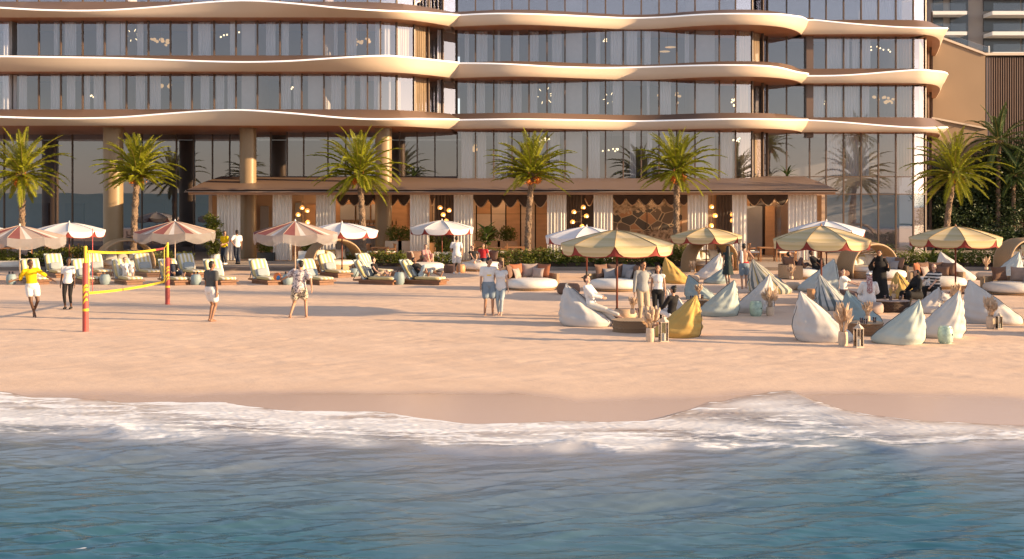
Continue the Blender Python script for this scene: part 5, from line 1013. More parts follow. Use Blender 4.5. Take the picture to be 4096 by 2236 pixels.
# --- beanbags
def canvas(name, col): return mat(name, col, .9, .06, 2.5, bump=.35, bscale=7, spec=.2)
BGW, BGT, BGG, BGY = canvas('chalk_canvas', (.52, .49, .465)), canvas('teal_canvas', (.26, .32, .325)), canvas('sage_canvas', (.42, .465, .425)), canvas('ochre_bag_canvas', (.50, .32, .10))
BGB = canvas('pale_blue_canvas', (.42, .46, .455)); SEAM = mat('dark_seam', (.10, .10, .10), .8, 0)
BGS, BGSY = canvas('grey_stripe_base', (.46, .46, .445)), canvas('yellow_stripe_base', (.50, .47, .40)); STG, STO = canvas('dark_grey_stripe', (.12, .145, .155)), canvas('ochre_stripe', (.40, .31, .13))
def beanbag(x, y, rz, m, label, L=1.35, W=1.12, H=1.08, seed=0, loc=None):
    r = random.Random(int(x + y)); NT, NA = 44, 64; R = []; ph = [r.uniform(0, 6.28) for _ in range(8)]
    sx0, sx1 = [], []
    for i in range(NT + 1):
        t_ = i / NT; z = H * t_; und = min(1, (t_ / .16)); fl = .86 + .14 * math.sin(und * math.pi / 2)
        xb = -L / 2 * (.90 + .10 * und + .04 * math.sin(math.pi * t_) - .20 * t_ ** 2)
        xf = lerp(L / 2 * fl, -L / 2 * .80, t_ ** .92) + .14 * L * math.sin(math.pi * t_ ** .75) * (1 - .5 * t_)
        xf = max(xf, xb + .04)
        w_ = W / 2 * fl * max(0, 1 - t_ ** 1.35) ** .85 + .014; c = (xb + xf) / 2; a_ = (xf - xb) / 2; ring = []
        for k in range(NA):
            th = 2 * math.pi * k / NA; ct, st = math.cos(th), math.sin(th); e = .85
            px_ = math.copysign(abs(ct) ** e, ct) * a_; py_ = math.copysign(abs(st) ** e, st) * w_
            fold = .020 * math.sin(7 * th + ph[0] + 5 * t_) * math.sin(math.pi * t_) + .014 * math.sin(13 * th + ph[1] - 9 * t_) * t_ * (1 - t_) * 4 + .012 * math.sin(11 * t_ * 3 + 2 * th + ph[2]) * (1 - t_)
            pl_ = math.exp(-((min(th, 2 * math.pi - th) - .32) / .22) ** 2) + .8 * math.exp(-((abs(th - math.pi) - .35) / .25) ** 2); fold = fold * .9 + .024 * pl_ * math.sin(34 * t_ + ph[3]) * min(1, 4 * t_) * (1 - .4 * t_) + .010 * math.sin(5 * th + 9 * t_ + ph[4]) * min(1, 3 * t_)
            d = Vector((ct, st, 0)) * fold; zz = z
            if ct > .2 and .15 < t_ < .8: zz -= .05 * math.sin(math.pi * (t_ - .15) / .65) * (ct - .2)         # the dent of the seat
            ring.append((c + px_ + d.x, py_ + d.y, max(zz, 0)))
        R.append(ring); sx0.append(ring[NA // 2]); sx1.append(ring[0])
    t = thing('beanbag', label, 'beanbag', loc or gp(x, y), rz, 'beanbags on the sand'); b = MB(); b.rings(R)
    if m in (BGS, BGSY):
        for i in range(NT * NA): j = i % NA % 8; b.m[i] = (1 if j in (0, 1) else 2 if j == 4 and m is BGSY else 1 if j == 5 else 0)
    b.build('bag', [m, STG, STO] if m in (BGS, BGSY) else m, t, smooth=True)
    b = MB(); b.tube([Vector(q) + Vector((-.004, 0, 0)) for q in sx0], .011, 6); b.tube([Vector(q) + Vector((.004, 0, .004)) for q in reversed(sx1)], .011, 6); b.build('seam', SEAM if m not in (BGS, BGSY) else GREYP, t); return t
pi = math.pi
BB = [(4260, 1340, -.3, BGW, 'unseen white beanbag added for its shadow just past the right picture edge', 1.35, 1.1, 1.1), (4420, 1290, .4, BGG, 'unseen sage beanbag added for its shadow past the right picture edge', 1.35, 1.1, 1.1), (2350, 1300, -.35, BGW, 'chalk white beanbag with the man in white sitting on it', 1.5, 1.15, 1.10), (2705, 1343, 2.75, BGY, 'ochre beanbag in front with the person in dark behind it', 1.25, 1.15, 1.02), (2680, 1250, 1.2, BGW, 'chalk white beanbag behind the ochre one in front', 1.1, 1.0, .75), (2708, 1132, -.25, BGY, 'ochre beanbag left of the arched daybed on the right', 1.15, 1.0, 1.02), (2832, 1116, pi * .93, BGW, 'white beanbag in front of the arched daybed on the right', 1.25, 1.0, 1.08), (2862, 1132, pi * .9, BGT, 'small teal beanbag left of the woman in the black dress', 1.0, .95, .66),  # bags past the right edge are unseen, added to cast shadows
 (2805, 1196, -.2, BGT, 'teal beanbag behind the small basket table', 1.05, 1.0, .80), (2868, 1260, pi * .92, BGG, 'sage beanbag right of the ochre one in front', 1.25, 1.1, 1.02), (3014, 1248, pi * .93, BGW, 'white beanbag behind the sage one and the ceramic stool', 1.2, 1.1, 1.12), (3084, 1172, -.3, BGSY, 'yellow and grey striped beanbag right of the man with the towel', 1.6, 1.1, 1.18), (3268, 1166, pi * .85, BGB, 'pale blue beanbag at the pole of the yellow parasol', 1.5, 1.1, 1.18), (3338, 1238, -.25, BGS, 'grey striped beanbag with the boy in white', 1.15, 1.1, 1.08),
 (3300, 1362, -.15, BGW, 'largest white beanbag in front at the lower right', 1.45, 1.2, 1.18), (3452, 1288, -.45, BGT, 'teal beanbag behind the front woven basket table', 1.1, 1.0, .85), (3588, 1370, pi * .90, BGG, 'sage beanbag in front right of the basket table', 1.28, 1.15, 1.03), (3755, 1346, pi * .84, BGW, 'white beanbag behind the front ceramic stool at right', 1.22, 1.15, 1.15), (3702, 1250, pi * .9, BGW, 'chalk beanbag behind the two large front ones at right', .95, .9, .76), (3618, 1193, -1.2, BGY, 'yellow beanbag behind the dark basket table', 1.0, .9, .86), (3828, 1120, -.2, BGW, 'chalk beanbag right of the brown cushioned sofa under the parasol', 1.6, 1.1, 1.15), (4022, 1120, pi * .88, BGB, 'pale blue beanbag in front of the rightmost arched daybed', 1.3, 1.1, 1.15), (3978, 1292, -.4, BGW, 'white beanbag behind dried grass at the right edge', 1.6, 1.15, 1.16), (3765, 1205, -.2, BGW, 'white beanbag where the man in stripes sits', 1.1, 1.0, .62)]
for q in BB: beanbag(q[0], q[1], q[2], q[3], q[4], *[k * 1.07 for k in (q[5:] or (1.35, 1.12, 1.08))])

# --- dried grasses in vases, lanterns, ceramic stools, table settings
DRY = mat('dried_grass', (.62, .46, .32), .9, .2, 12, transl=.3); VASE = mat('sand_vase', (.58, .44, .32), .85, .12, 10, bump=.4)
def pampas(x, y, hv, hg, label, leafy=False, loc=None, s=1.0):
    r = random.Random(int(x)); t = thing('vase_of_dried_grass', label, 'vase', loc or gp(x, y), 0, 'vases of dried grass'); b = MB(); b.lathe([(.10 * s, 0), (.12 * s, hv * .3), (.115 * s, hv * .8), (.105 * s, hv), (.09 * s, hv), (.09 * s, hv * .9)], n=20); b.build('vase', VASE, t, auto=50); g = MB()
    for i in range(34):
        a = r.uniform(0, 6.28); sp = r.uniform(.03, .42) * hg; P0 = Vector((math.cos(a) * .05 * s, math.sin(a) * .05 * s, hv * .8)); tip = Vector((math.cos(a) * sp, math.sin(a) * sp, hv + hg * r.uniform(.45, 1.0))); m_ = P0.lerp(tip, .6) - Vector((math.cos(a), math.sin(a), 0)) * sp * .15
        g.tube([P0, m_, tip], .006 * s, 4); d = (tip - m_).normalized()
        if leafy: sd = d.orthogonal().normalized(); sd.rotate(Matrix.Rotation(r.uniform(0, 6), 3, d)); l = tip - m_; g.rings([[m_ - sd * .01, m_, m_ + sd * .01], [m_ + l * .5 - sd * .075 * s, m_ + l * .5 + d.cross(sd) * .02, m_ + l * .5 + sd * .075 * s], [tip + l * .2 - sd * .005, tip + l * .22, tip + l * .2 + sd * .005]], cap=False, close=False)
        else: g.tube([m_, m_.lerp(tip, .5), tip, tip + d * .05], [.012 * s, .052 * s, .040 * s, .006], 6)
    g.build('dried_grass', DRY, t, smooth=not leafy); return t
pampas(2602, 1368, .36, .52, 'vase of dried grass in front of the ochre beanbag'); pampas(3080, 1264, .28, .62, 'vase of dried grass right of the ceramic stool by the white beanbag', True); pampas(3372, 1384, .36, .68, 'vase of dried leaves in front of the largest white beanbag', True); pampas(3962, 1314, .34, .55, 'vase of dried grass at the white beanbag on the right edge', True); pampas(3822, 1255, .30, .65, 'tall vase of dried leaves beside the brown ottoman at right', True)
LANT = mat('lantern_metal', (.55, .45, .35), .4, .1, 5); CANDLE = mat('candle_wax', (.80, .74, .66), .6, .03)
def lantern(x, y, h, label, first=[None]):
    if first[0]: return dup(first[0], gp(x, y), None, label, scale=h / .72)
    t = thing('candle_lantern', label, 'lantern', gp(x, y), .2, 'glass candle lanterns'); first[0] = t; b = MB(); b.box((0, 0, .02), (.22, .22, .04)); b.build('base', LANT, t); f = MB()
    for sx in (-1, 1):
        for sy in (-1, 1): f.box((sx * .095, sy * .095, .27), (.014, .014, .48))
    f.box((0, 0, .51), (.22, .22, .02)); f.lathe([(.15, .52), (.06, .60), (.03, .63)], n=4); f.tube([(.035 * math.cos(a), 0, .65 + .035 * math.sin(a)) for a in (2 * pi * k / 12 for k in range(13))], .006, 5, False); f.build('frame', LANT, t)
    for sx, sy in ((1, 0), (-1, 0), (0, 1), (0, -1)): g = MB(); g.box((sx * .092, sy * .092, .27), (.004 if sx else .18, .004 if sy else .18, .46)); g.build('pane', CLEAR, t)
    c = MB(); c.lathe([(.05, .04), (.05, .22), (.02, .215)], n=16); c.tube([(0, 0, .21), (0, 0, .24)], .004, 5); c.build('candle', CANDLE, t, auto=50); return t
lantern(2654, 1368, .56, 'candle lantern beside the dried grass at the ochre beanbag'); lantern(3434, 1390, .66, 'candle lantern in front of the largest white beanbag'); lantern(3996, 1316, .50, 'candle lantern at the white beanbag on the right edge'); lantern(3838, 1258, .48, 'candle lantern beside the tall vase of dried leaves at right')
MINT = mat('mint_ceramic', (.36, .48, .40), .22, .25, 9, bump=.5, bscale=14, spec=.6)
def gstool(x, y, h, label, first=[None]):
    if first[0]: return dup(first[0], gp(x, y), None, label, scale=h / .46)
    t = thing('ceramic_stool', label, 'stool', gp(x, y), .3, 'mint ceramic garden stools'); first[0] = t; b = MB(); b.lathe([(.15, 0), (.155, .03), (.175, .05), (.20, .16), (.205, .24), (.195, .34), (.165, .42), (.155, .44), (.15, .46), (.02, .465)], n=32); o = b.build('body', MINT, t, auto=50)
    b = MB()
    for a in (-1.2, 1.9): b.ell((math.cos(a) * .20, math.sin(a) * .20, .25), (.022, .022, .03), 10, 6)
    b.build('handle_hole', BLACK, o)
    b = MB()
    for k in range(20):
        a = 2 * pi * k / 20
        for z, q in ((.055, .178), (.405, .175)): b.ell((math.cos(a) * q, math.sin(a) * q, z), (.012,) * 3, 6, 4)
    b.build('stud', MINT, o, smooth=True); return t
gstool(3024, 1264, .44, 'mint ceramic stool in front of the middle white beanbag'); gstool(3782, 1374, .44, 'mint ceramic stool at the lower right in front of a white beanbag')
GREEN = mat('green_drink', (.25, .50, .05), .2, .1); RED_ = mat('red_drink', (.6, .10, .04), .2, .1); WATER = mat('pale_drink', (.75, .72, .66), .2, .05)
def on(x, y, z): g = gp(x, y, z); return (g.x, g.y, z)
for x, y, z, m, lab in ((2548, 1252, .332, WATER, 'pale drink on the front basket table'), (2582, 1262, .332, ORANGE, 'orange drink on the front basket table'), (2766, 1200, .322, ORANGE, 'orange drink on the small basket table'), (2786, 1202, .322, GREEN, 'green drink on the small basket table'), (2808, 1198, .322, WATER, 'pale tumbler on the small basket table'), (3446, 1292, .332, ORANGE, 'orange drink on the basket table at the front right'), (3462, 1296, .332, GREEN, 'green tumbler beside the orange drink at the front right'), (3498, 1290, .332, GREEN, 'single green tumbler on the basket table at the front right'), (3540, 1198, .362, WATER, 'clear tumbler at the left of the dark basket table'), (3562, 1202, .362, WATER, 'clear tumbler in the middle of the dark basket table'), (3600, 1200, .362, WATER, 'wide clear glass on the dark basket table'), (3612, 1196, .362, RED_, 'red drink at the right of the dark basket table')):
    tumbler(on(x, y, z), lab, m, 'drinks on the basket tables', .05, .14)
pampas(0, 0, .14, .34, 'small vase of dried grass on the front basket table', True, on(2530, 1256, .332), .6); pampas(1, 0, .12, .32, 'small vase of dried grass on the small basket table', False, on(2796, 1192, .322), .5); pampas(2, 0, .14, .40, 'small vase of dried leaves on the front right basket table', True, on(3470, 1284, .332), .6); pampas(3, 0, .14, .36, 'small vase of dried leaves on the dark basket table', True, on(3575, 1192, .362), .6)
pampas(4, 0, .12, .46, 'vase of dried leaves on the tan drum table by the striped beanbag', True, on(3165, 1116, .30), .7); pampas(5, 0, .12, .46, 'vase of dried leaves on the tan drum table at the far right', True, on(3945, 1078, .30), .7); pampas(6, 0, .12, .40, 'dried grass on the tan drum planter by the ochre beanbag', True, on(2770, 1090, .28), .7)

# --- volleyball net
YELP = mat('yellow_paint', (.72, .48, .03), .45, .08, 5); REDPAD = mat('red_pad', (.36, .065, .055), .5, .12, 3)
def post(x, y, ytop, ypad, r, label):
    g = gp(x, y); s = F / g.y; h = (y - ytop) / s; hp = (y - ypad) / s; t = thing('net_post', label, 'net post', g, 0, 'padded net posts'); b = MB(); b.lathe([(r * .52, .1), (r * .52, h)], n=20); b.build('pole', YELP, t, auto=40); b = MB(); b.lathe([(r, 0), (r, hp), (r * .55, hp + .01)], n=28); pd = b.build('pad', REDPAD, t, auto=40)
    def arc(z0, z1, a0, a1, w_, k=10):
        b = MB(); R_ = []
        for i in range(k + 1): f = i / k; a = lerp(a0, a1, f); z = lerp(z0, z1, f); R_.append([(math.cos(a) * (r + .004), math.sin(a) * (r + .004), z - w_), (math.cos(a) * (r + .004), math.sin(a) * (r + .004), z + w_)])
        b.rings(R_, cap=False, close=False); b.build('marking', YELP, pd)
    arc(.60, .60, 0, 2 * pi, .035, 24); arc(hp * .62, hp * .62, 2.6, 6.0, .03)
    for z0, dz in ((.78, .12), (.92, .12), (1.08, .10), (1.20, .08)): arc(z0, z0 + dz, -2.1, -1.0, .035); arc(z0 + dz, z0 + dz * .7, -1.0, -.5, .03)
    for z0 in (.95, 1.25): arc(z0, z0 + .02, -2.8, -2.2, .03)
    return t, h
pl, hl = post(342, 1327, 984, 1053, .082, 'red padded net post with yellow markings, nearer one on the left'); pr, hr = post(670, 1217, 970, 1031, .079, 'red padded net post with yellow markings, farther one on the right')
nt_ = thing('volleyball_net', 'yellow banded beach volleyball net strung between two red posts', 'net', (pl.location + pr.location) / 2); A = pl.location; Bq = pr.location
def strip(z0, z1, sag, w_, name, m, f0=.03, f1=.97, n=24):
    b = MB(); R_ = []
    for i in range(n + 1):
        f = lerp(f0, f1, i / n); p = A.lerp(Bq, f); z = lerp(z0, z1, f) - sag * 4 * f * (1 - f); R_.append([(p.x - .012, p.y, z - w_), (p.x + .012, p.y, z - w_), (p.x + .012, p.y, z + w_), (p.x - .012, p.y, z + w_)])
    b.rings(R_); return b.build(name, m, nt_, world=True)
zt0, zt1, zb0, zb1 = 2.20, 1.93, 1.05, .80
strip(zt0, zt1, .10, .032, 'top_band', YELP, .03, .82); strip(zt0, zt1, .10, .033, 'red_band', REDPAD, .82, .95); strip(zb0, zb1, .06, .034, 'bottom_band', YELP, .03, .95)
for f, m, ext, nm in ((.03, YELP, 0, 'side_band'), (.95, YELP, 0, 'side_band'), (.07, mat('antenna_red', (.5, .05, .05), .5), .62, 'antenna')):
    p = A.lerp(Bq, f); b = MB(); b.tube([(p.x, p.y, lerp(zb0, zb1, f)), (p.x, p.y, lerp(zt0, zt1, f) + ext)], .020 if not ext else .011, 6); b.build(nm, m, nt_, world=True)
b = MB(); CORD = mat('net_cord', (.18, .16, .14), .8, 0)
for i in range(1, 60):
    f = lerp(.03, .95, i / 60); p = A.lerp(Bq, f); s4 = 4 * f * (1 - f); b.tube([(p.x, p.y, lerp(zb0, zb1, f) - .06 * s4), (p.x, p.y, lerp(zt0, zt1, f) - .10 * s4)], .0016, 3)
for k in range(1, 8):
    b.tube([(lerp(A.x, Bq.x, f), lerp(A.y, Bq.y, f), lerp(lerp(zb0, zb1, f) - .06 * 4 * f * (1 - f), lerp(zt0, zt1, f) - .10 * 4 * f * (1 - f), k / 8)) for f in (.03, .25, .5, .75, .95)], .0016, 3)
b.build('netting', CORD, nt_, world=True); b = MB()
for P, z0, z1, f in ((A, hl, hl - .9, .03), (Bq, hr, hr - .8, .95)):
    for z, zz in ((z0 - .06, lerp(zt0, zt1, f) - .02), (z1 - .3, lerp(zb0, zb1, f))): q = A.lerp(Bq, f); b.tube([(P.x, P.y, z), (q.x, q.y, zz)], .008, 5)
b.build('tie_rope', YELP, nt_, world=True)
# ================================================================ PEOPLE
def skin(n, c): return mat(n, c, .5, .05, 6, spec=.35)
SK = {'dark': skin('dark_skin', (.115, .055, .032)), 'brown': skin('brown_skin', (.25, .125, .075)), 'tan': skin('tan_skin', (.40, .22, .14)), 'fair': skin('fair_skin', (.52, .32, .235))}
def cloth(n, c, var=.06, sc_=5): return mat(n, c, .85, var, sc_, bump=.25, bscale=14, spec=.2)
CL = {'white': cloth('white_cotton', (.68, .66, .65)), 'yellow': cloth('yellow_shirt', (.80, .52, .01)), 'charcoal': cloth('charcoal_shirt', (.075, .078, .078)), 'black': cloth('black_cloth', (.018, .017, .018)), 'grey': cloth('grey_knit', (.32, .325, .325)), 'denim': cloth('washed_denim', (.20, .25, .30)), 'paledenim': cloth('pale_denim', (.33, .39, .43)), 'navy': cloth('navy_trousers', (.03, .038, .06)), 'cream': cloth('cream_linen', (.60, .56, .50)), 'khaki': cloth('khaki_trousers', (.42, .34, .24)), 'pink': cloth('pink_cloth', (.50, .26, .24)), 'red': cloth('red_cloth', (.42, .03, .035)), 'plum': cloth('brown_shorts', (.12, .085, .085)), 'darkdress': cloth('dark_green_dress', (.035, .048, .046))}
def print_mat(n, cols, s):
    m = mat(n, cols[0], .85, 0); nn = m.node_tree.nodes; L = m.node_tree.links; b = nn['Principled BSDF']; tc = nn.new('ShaderNodeTexCoord'); z = nn.new('ShaderNodeTexNoise'); z.inputs['Scale'].default_value = s; z.inputs['Detail'].default_value = 3; z.inputs['Distortion'].default_value = 1.5; L.new(tc.outputs['Object'], z.inputs['Vector']); r = nn.new('ShaderNodeValToRGB'); e = r.color_ramp.elements; r.color_ramp.interpolation = 'CONSTANT'; e[0].position = 0; e[0].color = (*cols[1], 1); e[1].position = .47; e[1].color = (*cols[0], 1)
    k = e.new(.62); k.color = (*cols[2], 1); L.new(z.outputs[0], r.inputs[0]); L.new(r.outputs[0], b.inputs['Base Color']); return m
CL['floral'] = print_mat('floral_shirt', [(.62, .55, .53), (.16, .13, .15), (.42, .34, .34)], 11); CL['floralshorts'] = print_mat('floral_shorts', [(.55, .48, .38), (.05, .045, .04), (.35, .28, .18)], 12); CL['headscarf'] = print_mat('checked_headscarf', [(.30, .12, .13), (.55, .48, .46), (.24, .08, .09)], 26)
CL['bwstripe'] = stripes('black_white_stripes', [(.62, .60, .58), (.03, .03, .035)], 2, .11, .85)
HAIR = {'black': mat('black_hair', (.012, .010, .009), .5, .2, 20), 'brown': mat('brown_hair', (.06, .03, .016), .5, .2, 20), 'auburn': mat('auburn_hair', (.15, .06, .03), .5, .2, 20), 'grey': mat('grey_hair', (.30, .25, .22), .5, .2, 20)}
EYE = mat('dark_eye', (.01, .01, .01), .2, 0); SHOE = cloth('dark_shoe', (.02, .02, .022)); WSHOE = cloth('white_shoe', (.7, .7, .7))
REMESH = []
def later(mb, name, m, par, voxel, smooth_it=3):
    o = mb.build(name, m, par, smooth=True); r = o.modifiers.new('remesh', 'REMESH'); r.mode = 'VOXEL'; r.voxel_size = voxel; r.use_smooth_shade = True
    if smooth_it: q = o.modifiers.new('smooth', 'SMOOTH'); q.factor = .5; q.iterations = smooth_it
    REMESH.append(o); return o
def ik(a, c, l1, l2, pole):
    a, c, pole = Vector(a), Vector(c), Vector(pole); d = c - a; L = d.length
    if L > (l1 + l2) * .998: c = a + d / L * (l1 + l2) * .998; d = c - a; L = d.length
    x = (l1 * l1 - l2 * l2 + L * L) / (2 * L); h = math.sqrt(max(l1 * l1 - x * x, 0)); u = d / L; p = pole - u * pole.dot(u); p = p.normalized() if p.length > 1e-4 else u.orthogonal().normalized()
    return a + u * x + p * h, c
def V(*a): return Vector(a)
STAND = dict(pelvis=(0, 0, .945), aL=(.10, .02, .085), aR=(-.10, .02, .085), hL=(.27, -.04, .86), hR=(-.27, -.04, .86))
def person(loc, yaw, h, label, pose, sk='tan', hair=('black', 'short'), female=False, shirt=None, pants=None, skirt=None, shoes=None, over=None, extra=None):
    """shirt=(cloth, sleeve 0..1, hem, ease)  pants=(cloth, length 0..1 along the leg, ease)  skirt=(cloth, hem height drop, top, flare)"""
    P = dict(STAND); P.update(pose); k = h / 1.8; S = SK[sk]
    t = thing('person', label, 'person', loc, yaw); t.scale = (k, k, k)
    pel = V(*P['pelvis']); up = V(*P.get('spine', (0, 0, 1))).normalized(); fw = V(*P.get('front', (0, -1, 0))); fw = (fw - up * fw.dot(up)).normalized(); rt = fw.cross(up).normalized() * -1   # +x side = the person's left
    hipx = V(*P.get('hipx', (1, 0, 0))).normalized(); bend = V(*P.get('bend', (0, 0, 0)))
    sw = .165 if female else .19; hw = .095 if not female else .10
    def sp(d): return pel + up * d + bend * (d / .56) ** 2
    neck = sp(.555); upn = (sp(.56) - sp(.45)).normalized()
    hd = V(*P.get('headdir', tuple(upn))).normalized(); look = V(*P.get('look', tuple(fw))).normalized(); look = (look - hd * look.dot(hd)).normalized(); hs = look.cross(hd).normalized() * -1
    head = neck + hd * .165 + look * .02
    shL, shR = sp(.49) + rt * sw, sp(.49) - rt * sw
    hpL, hpR = pel + hipx * hw - up * .03, pel - hipx * hw - up * .03
    lp = V(*P.get('kneepole', (0, -1, .05)))
    knL, aL = ik(hpL, P['aL'], .44, .43, P.get('kpL', lp)); knR, aR = ik(hpR, P['aR'], .44, .43, P.get('kpR', lp))
    elL, wL = ik(shL, P['hL'], .29, .26, P.get('epL', (.5, .8, -.3))); elR, wR = ik(shR, P['hR'], .29, .26, P.get('epR', (-.5, .8, -.3)))
    fwid = 1.0 if not female else .88
    def torso(mb, d0, d1, ease, n=16):
        prof = [(-.09, .115, .085), (-.03, .158, .112), (.06, .158, .112), (.17, .132, .093), (.27, .138, .098), (.38, .158, .112), (.46, .158, .100), (.52, .105, .075), (.56, .058, .056)]
        if female: prof = [(-.09, .115, .09), (-.03, .165, .115), (.06, .155, .108), (.17, .112, .084), (.27, .125, .094), (.36, .138, .118), (.46, .135, .088), (.52, .088, .066), (.56, .050, .050)]
        R = []
        for i in range(n + 1):
            d = lerp(d0, d1, i / n); wx_ = np.interp(d, [q[0] for q in prof], [q[1] for q in prof]) + ease; wy_ = np.interp(d, [q[0] for q in prof], [q[2] for q in prof]) + ease; c = sp(d)
            ring = []
            for j in range(20):
                a = 2 * math.pi * j / 20; ax = rt if d > .15 else rt.lerp(hipx, .5).normalized(); ring.append(c + ax * math.cos(a) * wx_ + fw * math.sin(a) * wy_ + (fw * .02 if female and .3 < d < .42 and math.sin(a) > .3 else V(0, 0, 0)))
            R.append(ring)
        mb.rings(R)
    b = MB(); torso(b, -.09, .56, 0)
    for s_ in (shL, shR): b.cone(sp(.525), s_ + up * .0, .055, .060 * fwid); 
    b.cone(neck - upn * .05, head - hd * .06, .055 * fwid, .050 * fwid)
    Mh = Matrix((hs, look, hd)).transposed()
    b.ell(head + hd * .02, (.074, .092, .100), 16, 10, Mh); b.ell(head - hd * .055 + look * .022, (.056, .066, .062), 14, 8, Mh)        # skull, jaw
    b.cone(head + look * .088 + hd * .01, head + look * .108 - hd * .022, .010, .015, 8)                                       # nose
    b.ell(head + look * .082 - hd * .058, (.024, .012, .010), 8, 6, Mh)                                                         # lips
    for sg in (-1, 1): b.ell(head + hs * sg * .076 - hd * .005, (.012, .024, .034), 8, 6, Mh); b.ell(head + look * .080 + hs * sg * .03 + hd * .032, (.024, .012, .008), 8, 6, Mh)
    for hp, kn, an, sd in ((hpL, knL, aL, 'L'), (hpR, knR, aR, 'R')):
        b.cone(hp, kn, .092 * (.98 if female else 1), .055, 14); b.cone(kn, an, .054, .036, 12); dn = (an - kn).normalized(); bk = (kn - hp).normalized() - dn; bk = bk.normalized() if bk.length > .1 else -fw
        b.cone(kn + dn * .08 - fw * .012, kn + dn * .24 - fw * .008, .050, .042, 10)
        fd = V(*P.get('f' + sd, P.get('foot', (0, -1, 0)))).normalized(); fz = V(*P.get('fu' + sd, (0, 0, 1)))
        b.cone(an - fd * .035 - V(0, 0, .04) * (1 if fd.z > -.5 else 0), an + fd * .12 - V(0, 0, .05) * (1 if abs(fd.z) < .5 else 0), .036, .030, 10); b.cone(an + fd * .11 - V(0, 0, .052) * (1 if abs(fd.z) < .5 else 0), an + fd * .175 - V(0, 0, .058) * (1 if abs(fd.z) < .5 else 0), .034, .022, 10)
    for sh, el, wr, sg, sd in ((shL, elL, wL, 1, 'L'), (shR, elR, wR, -1, 'R')):
        af = .86 if female else 1; b.cone(sh, el, .052 * af, .040 * af, 12); b.cone(el, wr, .041 * af, .026 * af, 12)
        d = V(*P.get('hand' + sd, tuple(wr - el))).normalized(); pn = V(*P.get('palm' + sd, tuple(-rt * sg))); pn = (pn - d * pn.dot(d)); pn = pn.normalized() if pn.length > .05 else d.orthogonal().normalized(); ac = d.cross(pn).normalized()
        for q in (-.024, 0, .024): b.cone(wr + d * .01 + ac * q * .6, wr + d * .085 + ac * q, .020, .017, 8)
        th = ac if ac.dot(fw) > 0 else -ac; curl = P.get('curl', .35)
        for q, ln in ((.033, .070), (.011, .082), (-.011, .076), (-.033, .060)):
            r0 = wr + d * .092 + th * q; m1 = r0 + (d + pn * curl * .5).normalized() * ln * .5; b.cone(r0, m1, .0105, .0095, 6); b.cone(m1, m1 + (d + pn * curl * 1.6).normalized() * ln * .55, .0095, .008, 6)
        r0 = wr + d * .03 + th * .030; m1 = r0 + (d * .6 + th * .75 + pn * .3).normalized() * .042; b.cone(r0, m1, .014, .012, 6); b.cone(m1, m1 + (d * .9 + th * .3 + pn * .35).normalized() * .034, .012, .009, 6)
    body = later(b, 'body', S, t, .0105, 2)
    e = MB()
    for sg in (-1, 1): e.ell(head + look * .0865 + hs * sg * .031 + hd * .016, (.013, .007, .007), 8, 6, Mh)
    e.build('eyes', EYE, t, smooth=True)
    if hair:
        m, st = HAIR[hair[0]], hair[1]; g = MB()
        if st != 'bald':
            g.ell(head + hd * .040 - look * .016, (.083, .092, .090), 16, 10, Mh); g.ell(head - hd * .01 - look * .045, (.072, .058, .085), 14, 8, Mh)
            if st == 'short': g.ell(head + hd * .088 + look * .022, (.060, .055, .030), 12, 6, Mh)
            if st == 'bun': g.ell(head + hd * .11 - look * .07, (.045, .045, .045), 10, 8, Mh)
            if st == 'long':
                g.cone(head - look * .05, neck - look * .07 - upn * .16, .075, .065, 12)
                for sg in (-1, 1): g.cone(head + hs * sg * .068 - look * .01, neck + hs * sg * .085 - upn * .15 + look * .01, .030, .026, 10)
            if st == 'pony': g.cone(head - look * .10 + hd * .04, head - look * .13 - hd * .16, .032, .02, 8)
        else: g.ell(head - hd * .02 - look * .05, (.076, .052, .05), 12, 8, Mh)
        later(g, 'hair', m, t, .013, 2)
    if shirt:
        m, sl_, hem, ease = (list(shirt) + [.02])[:4]; g = MB(); torso(g, hem, .535, ease)
        for sh, el, wr in ((shL, elL, wL), (shR, elR, wR)):
            g.cone(sp(.50), sh, .075, .070 * fwid + ease * .4)
            if sl_ > 0:
                q = sh.lerp(el, min(1, sl_ * 2)); g.cone(sh, q, .060 * fwid + ease * .7, .048 * fwid + ease * .9, 12)
                if sl_ > .5: q2 = el.lerp(wr, min(1, (sl_ - .5) * 2)); g.cone(el, q2, .048 + ease * .7, .032 + ease * .7, 12)
        later(g, 'shirt', CL[m], t, .014, 3)
    if pants:
        m, ln, ease = (list(pants) + [.02])[:3]; g = MB(); torso(g, -.10, .10, ease + .004, 8)
        for hp, kn, an in ((hpL, knL, aL), (hpR, knR, aR)):
            f1 = min(1, ln * 2); q = hp.lerp(kn, f1); g.cone(hp, q, .096 + ease, lerp(.096, .058, f1) + ease * 1.3, 14)
            if ln > .5: f2 = min(1, (ln - .5) * 2); q = kn.lerp(an, f2 * .97); g.cone(kn, q, .058 + ease, lerp(.056, .040, f2) + ease, 12); g.cone(kn + (an - kn) * .18 - fw * .012, kn + (an - kn) * .5 - fw * .008, .054 + ease, .046 + ease, 10)
        later(g, 'trousers' if ln > .75 else 'shorts', CL[m], t, .014, 3)
    if skirt:
        m, drop, top, flare = skirt; g = MB(); R = []; mid = (knL + knR) / 2; bot = (aL + aR) / 2
        for i in range(11):
            f = i / 10; c = sp(top) .lerp(pel, min(1, f * 2.5)) if f < .4 else pel.lerp(V(pel.x, pel.y, pel.z - drop), (f - .4) / .6); w0 = lerp(.14, .18, min(1, f * 2.5)) + max(0, f - .4) / .6 * flare
            R.append([c + rt * math.cos(a) * (w0 + .012 * math.sin(5 * a + i * .3)) + fw * math.sin(a) * (w0 * .72 + .010 * math.sin(7 * a)) for a in (2 * math.pi * j / 28 for j in range(28))])
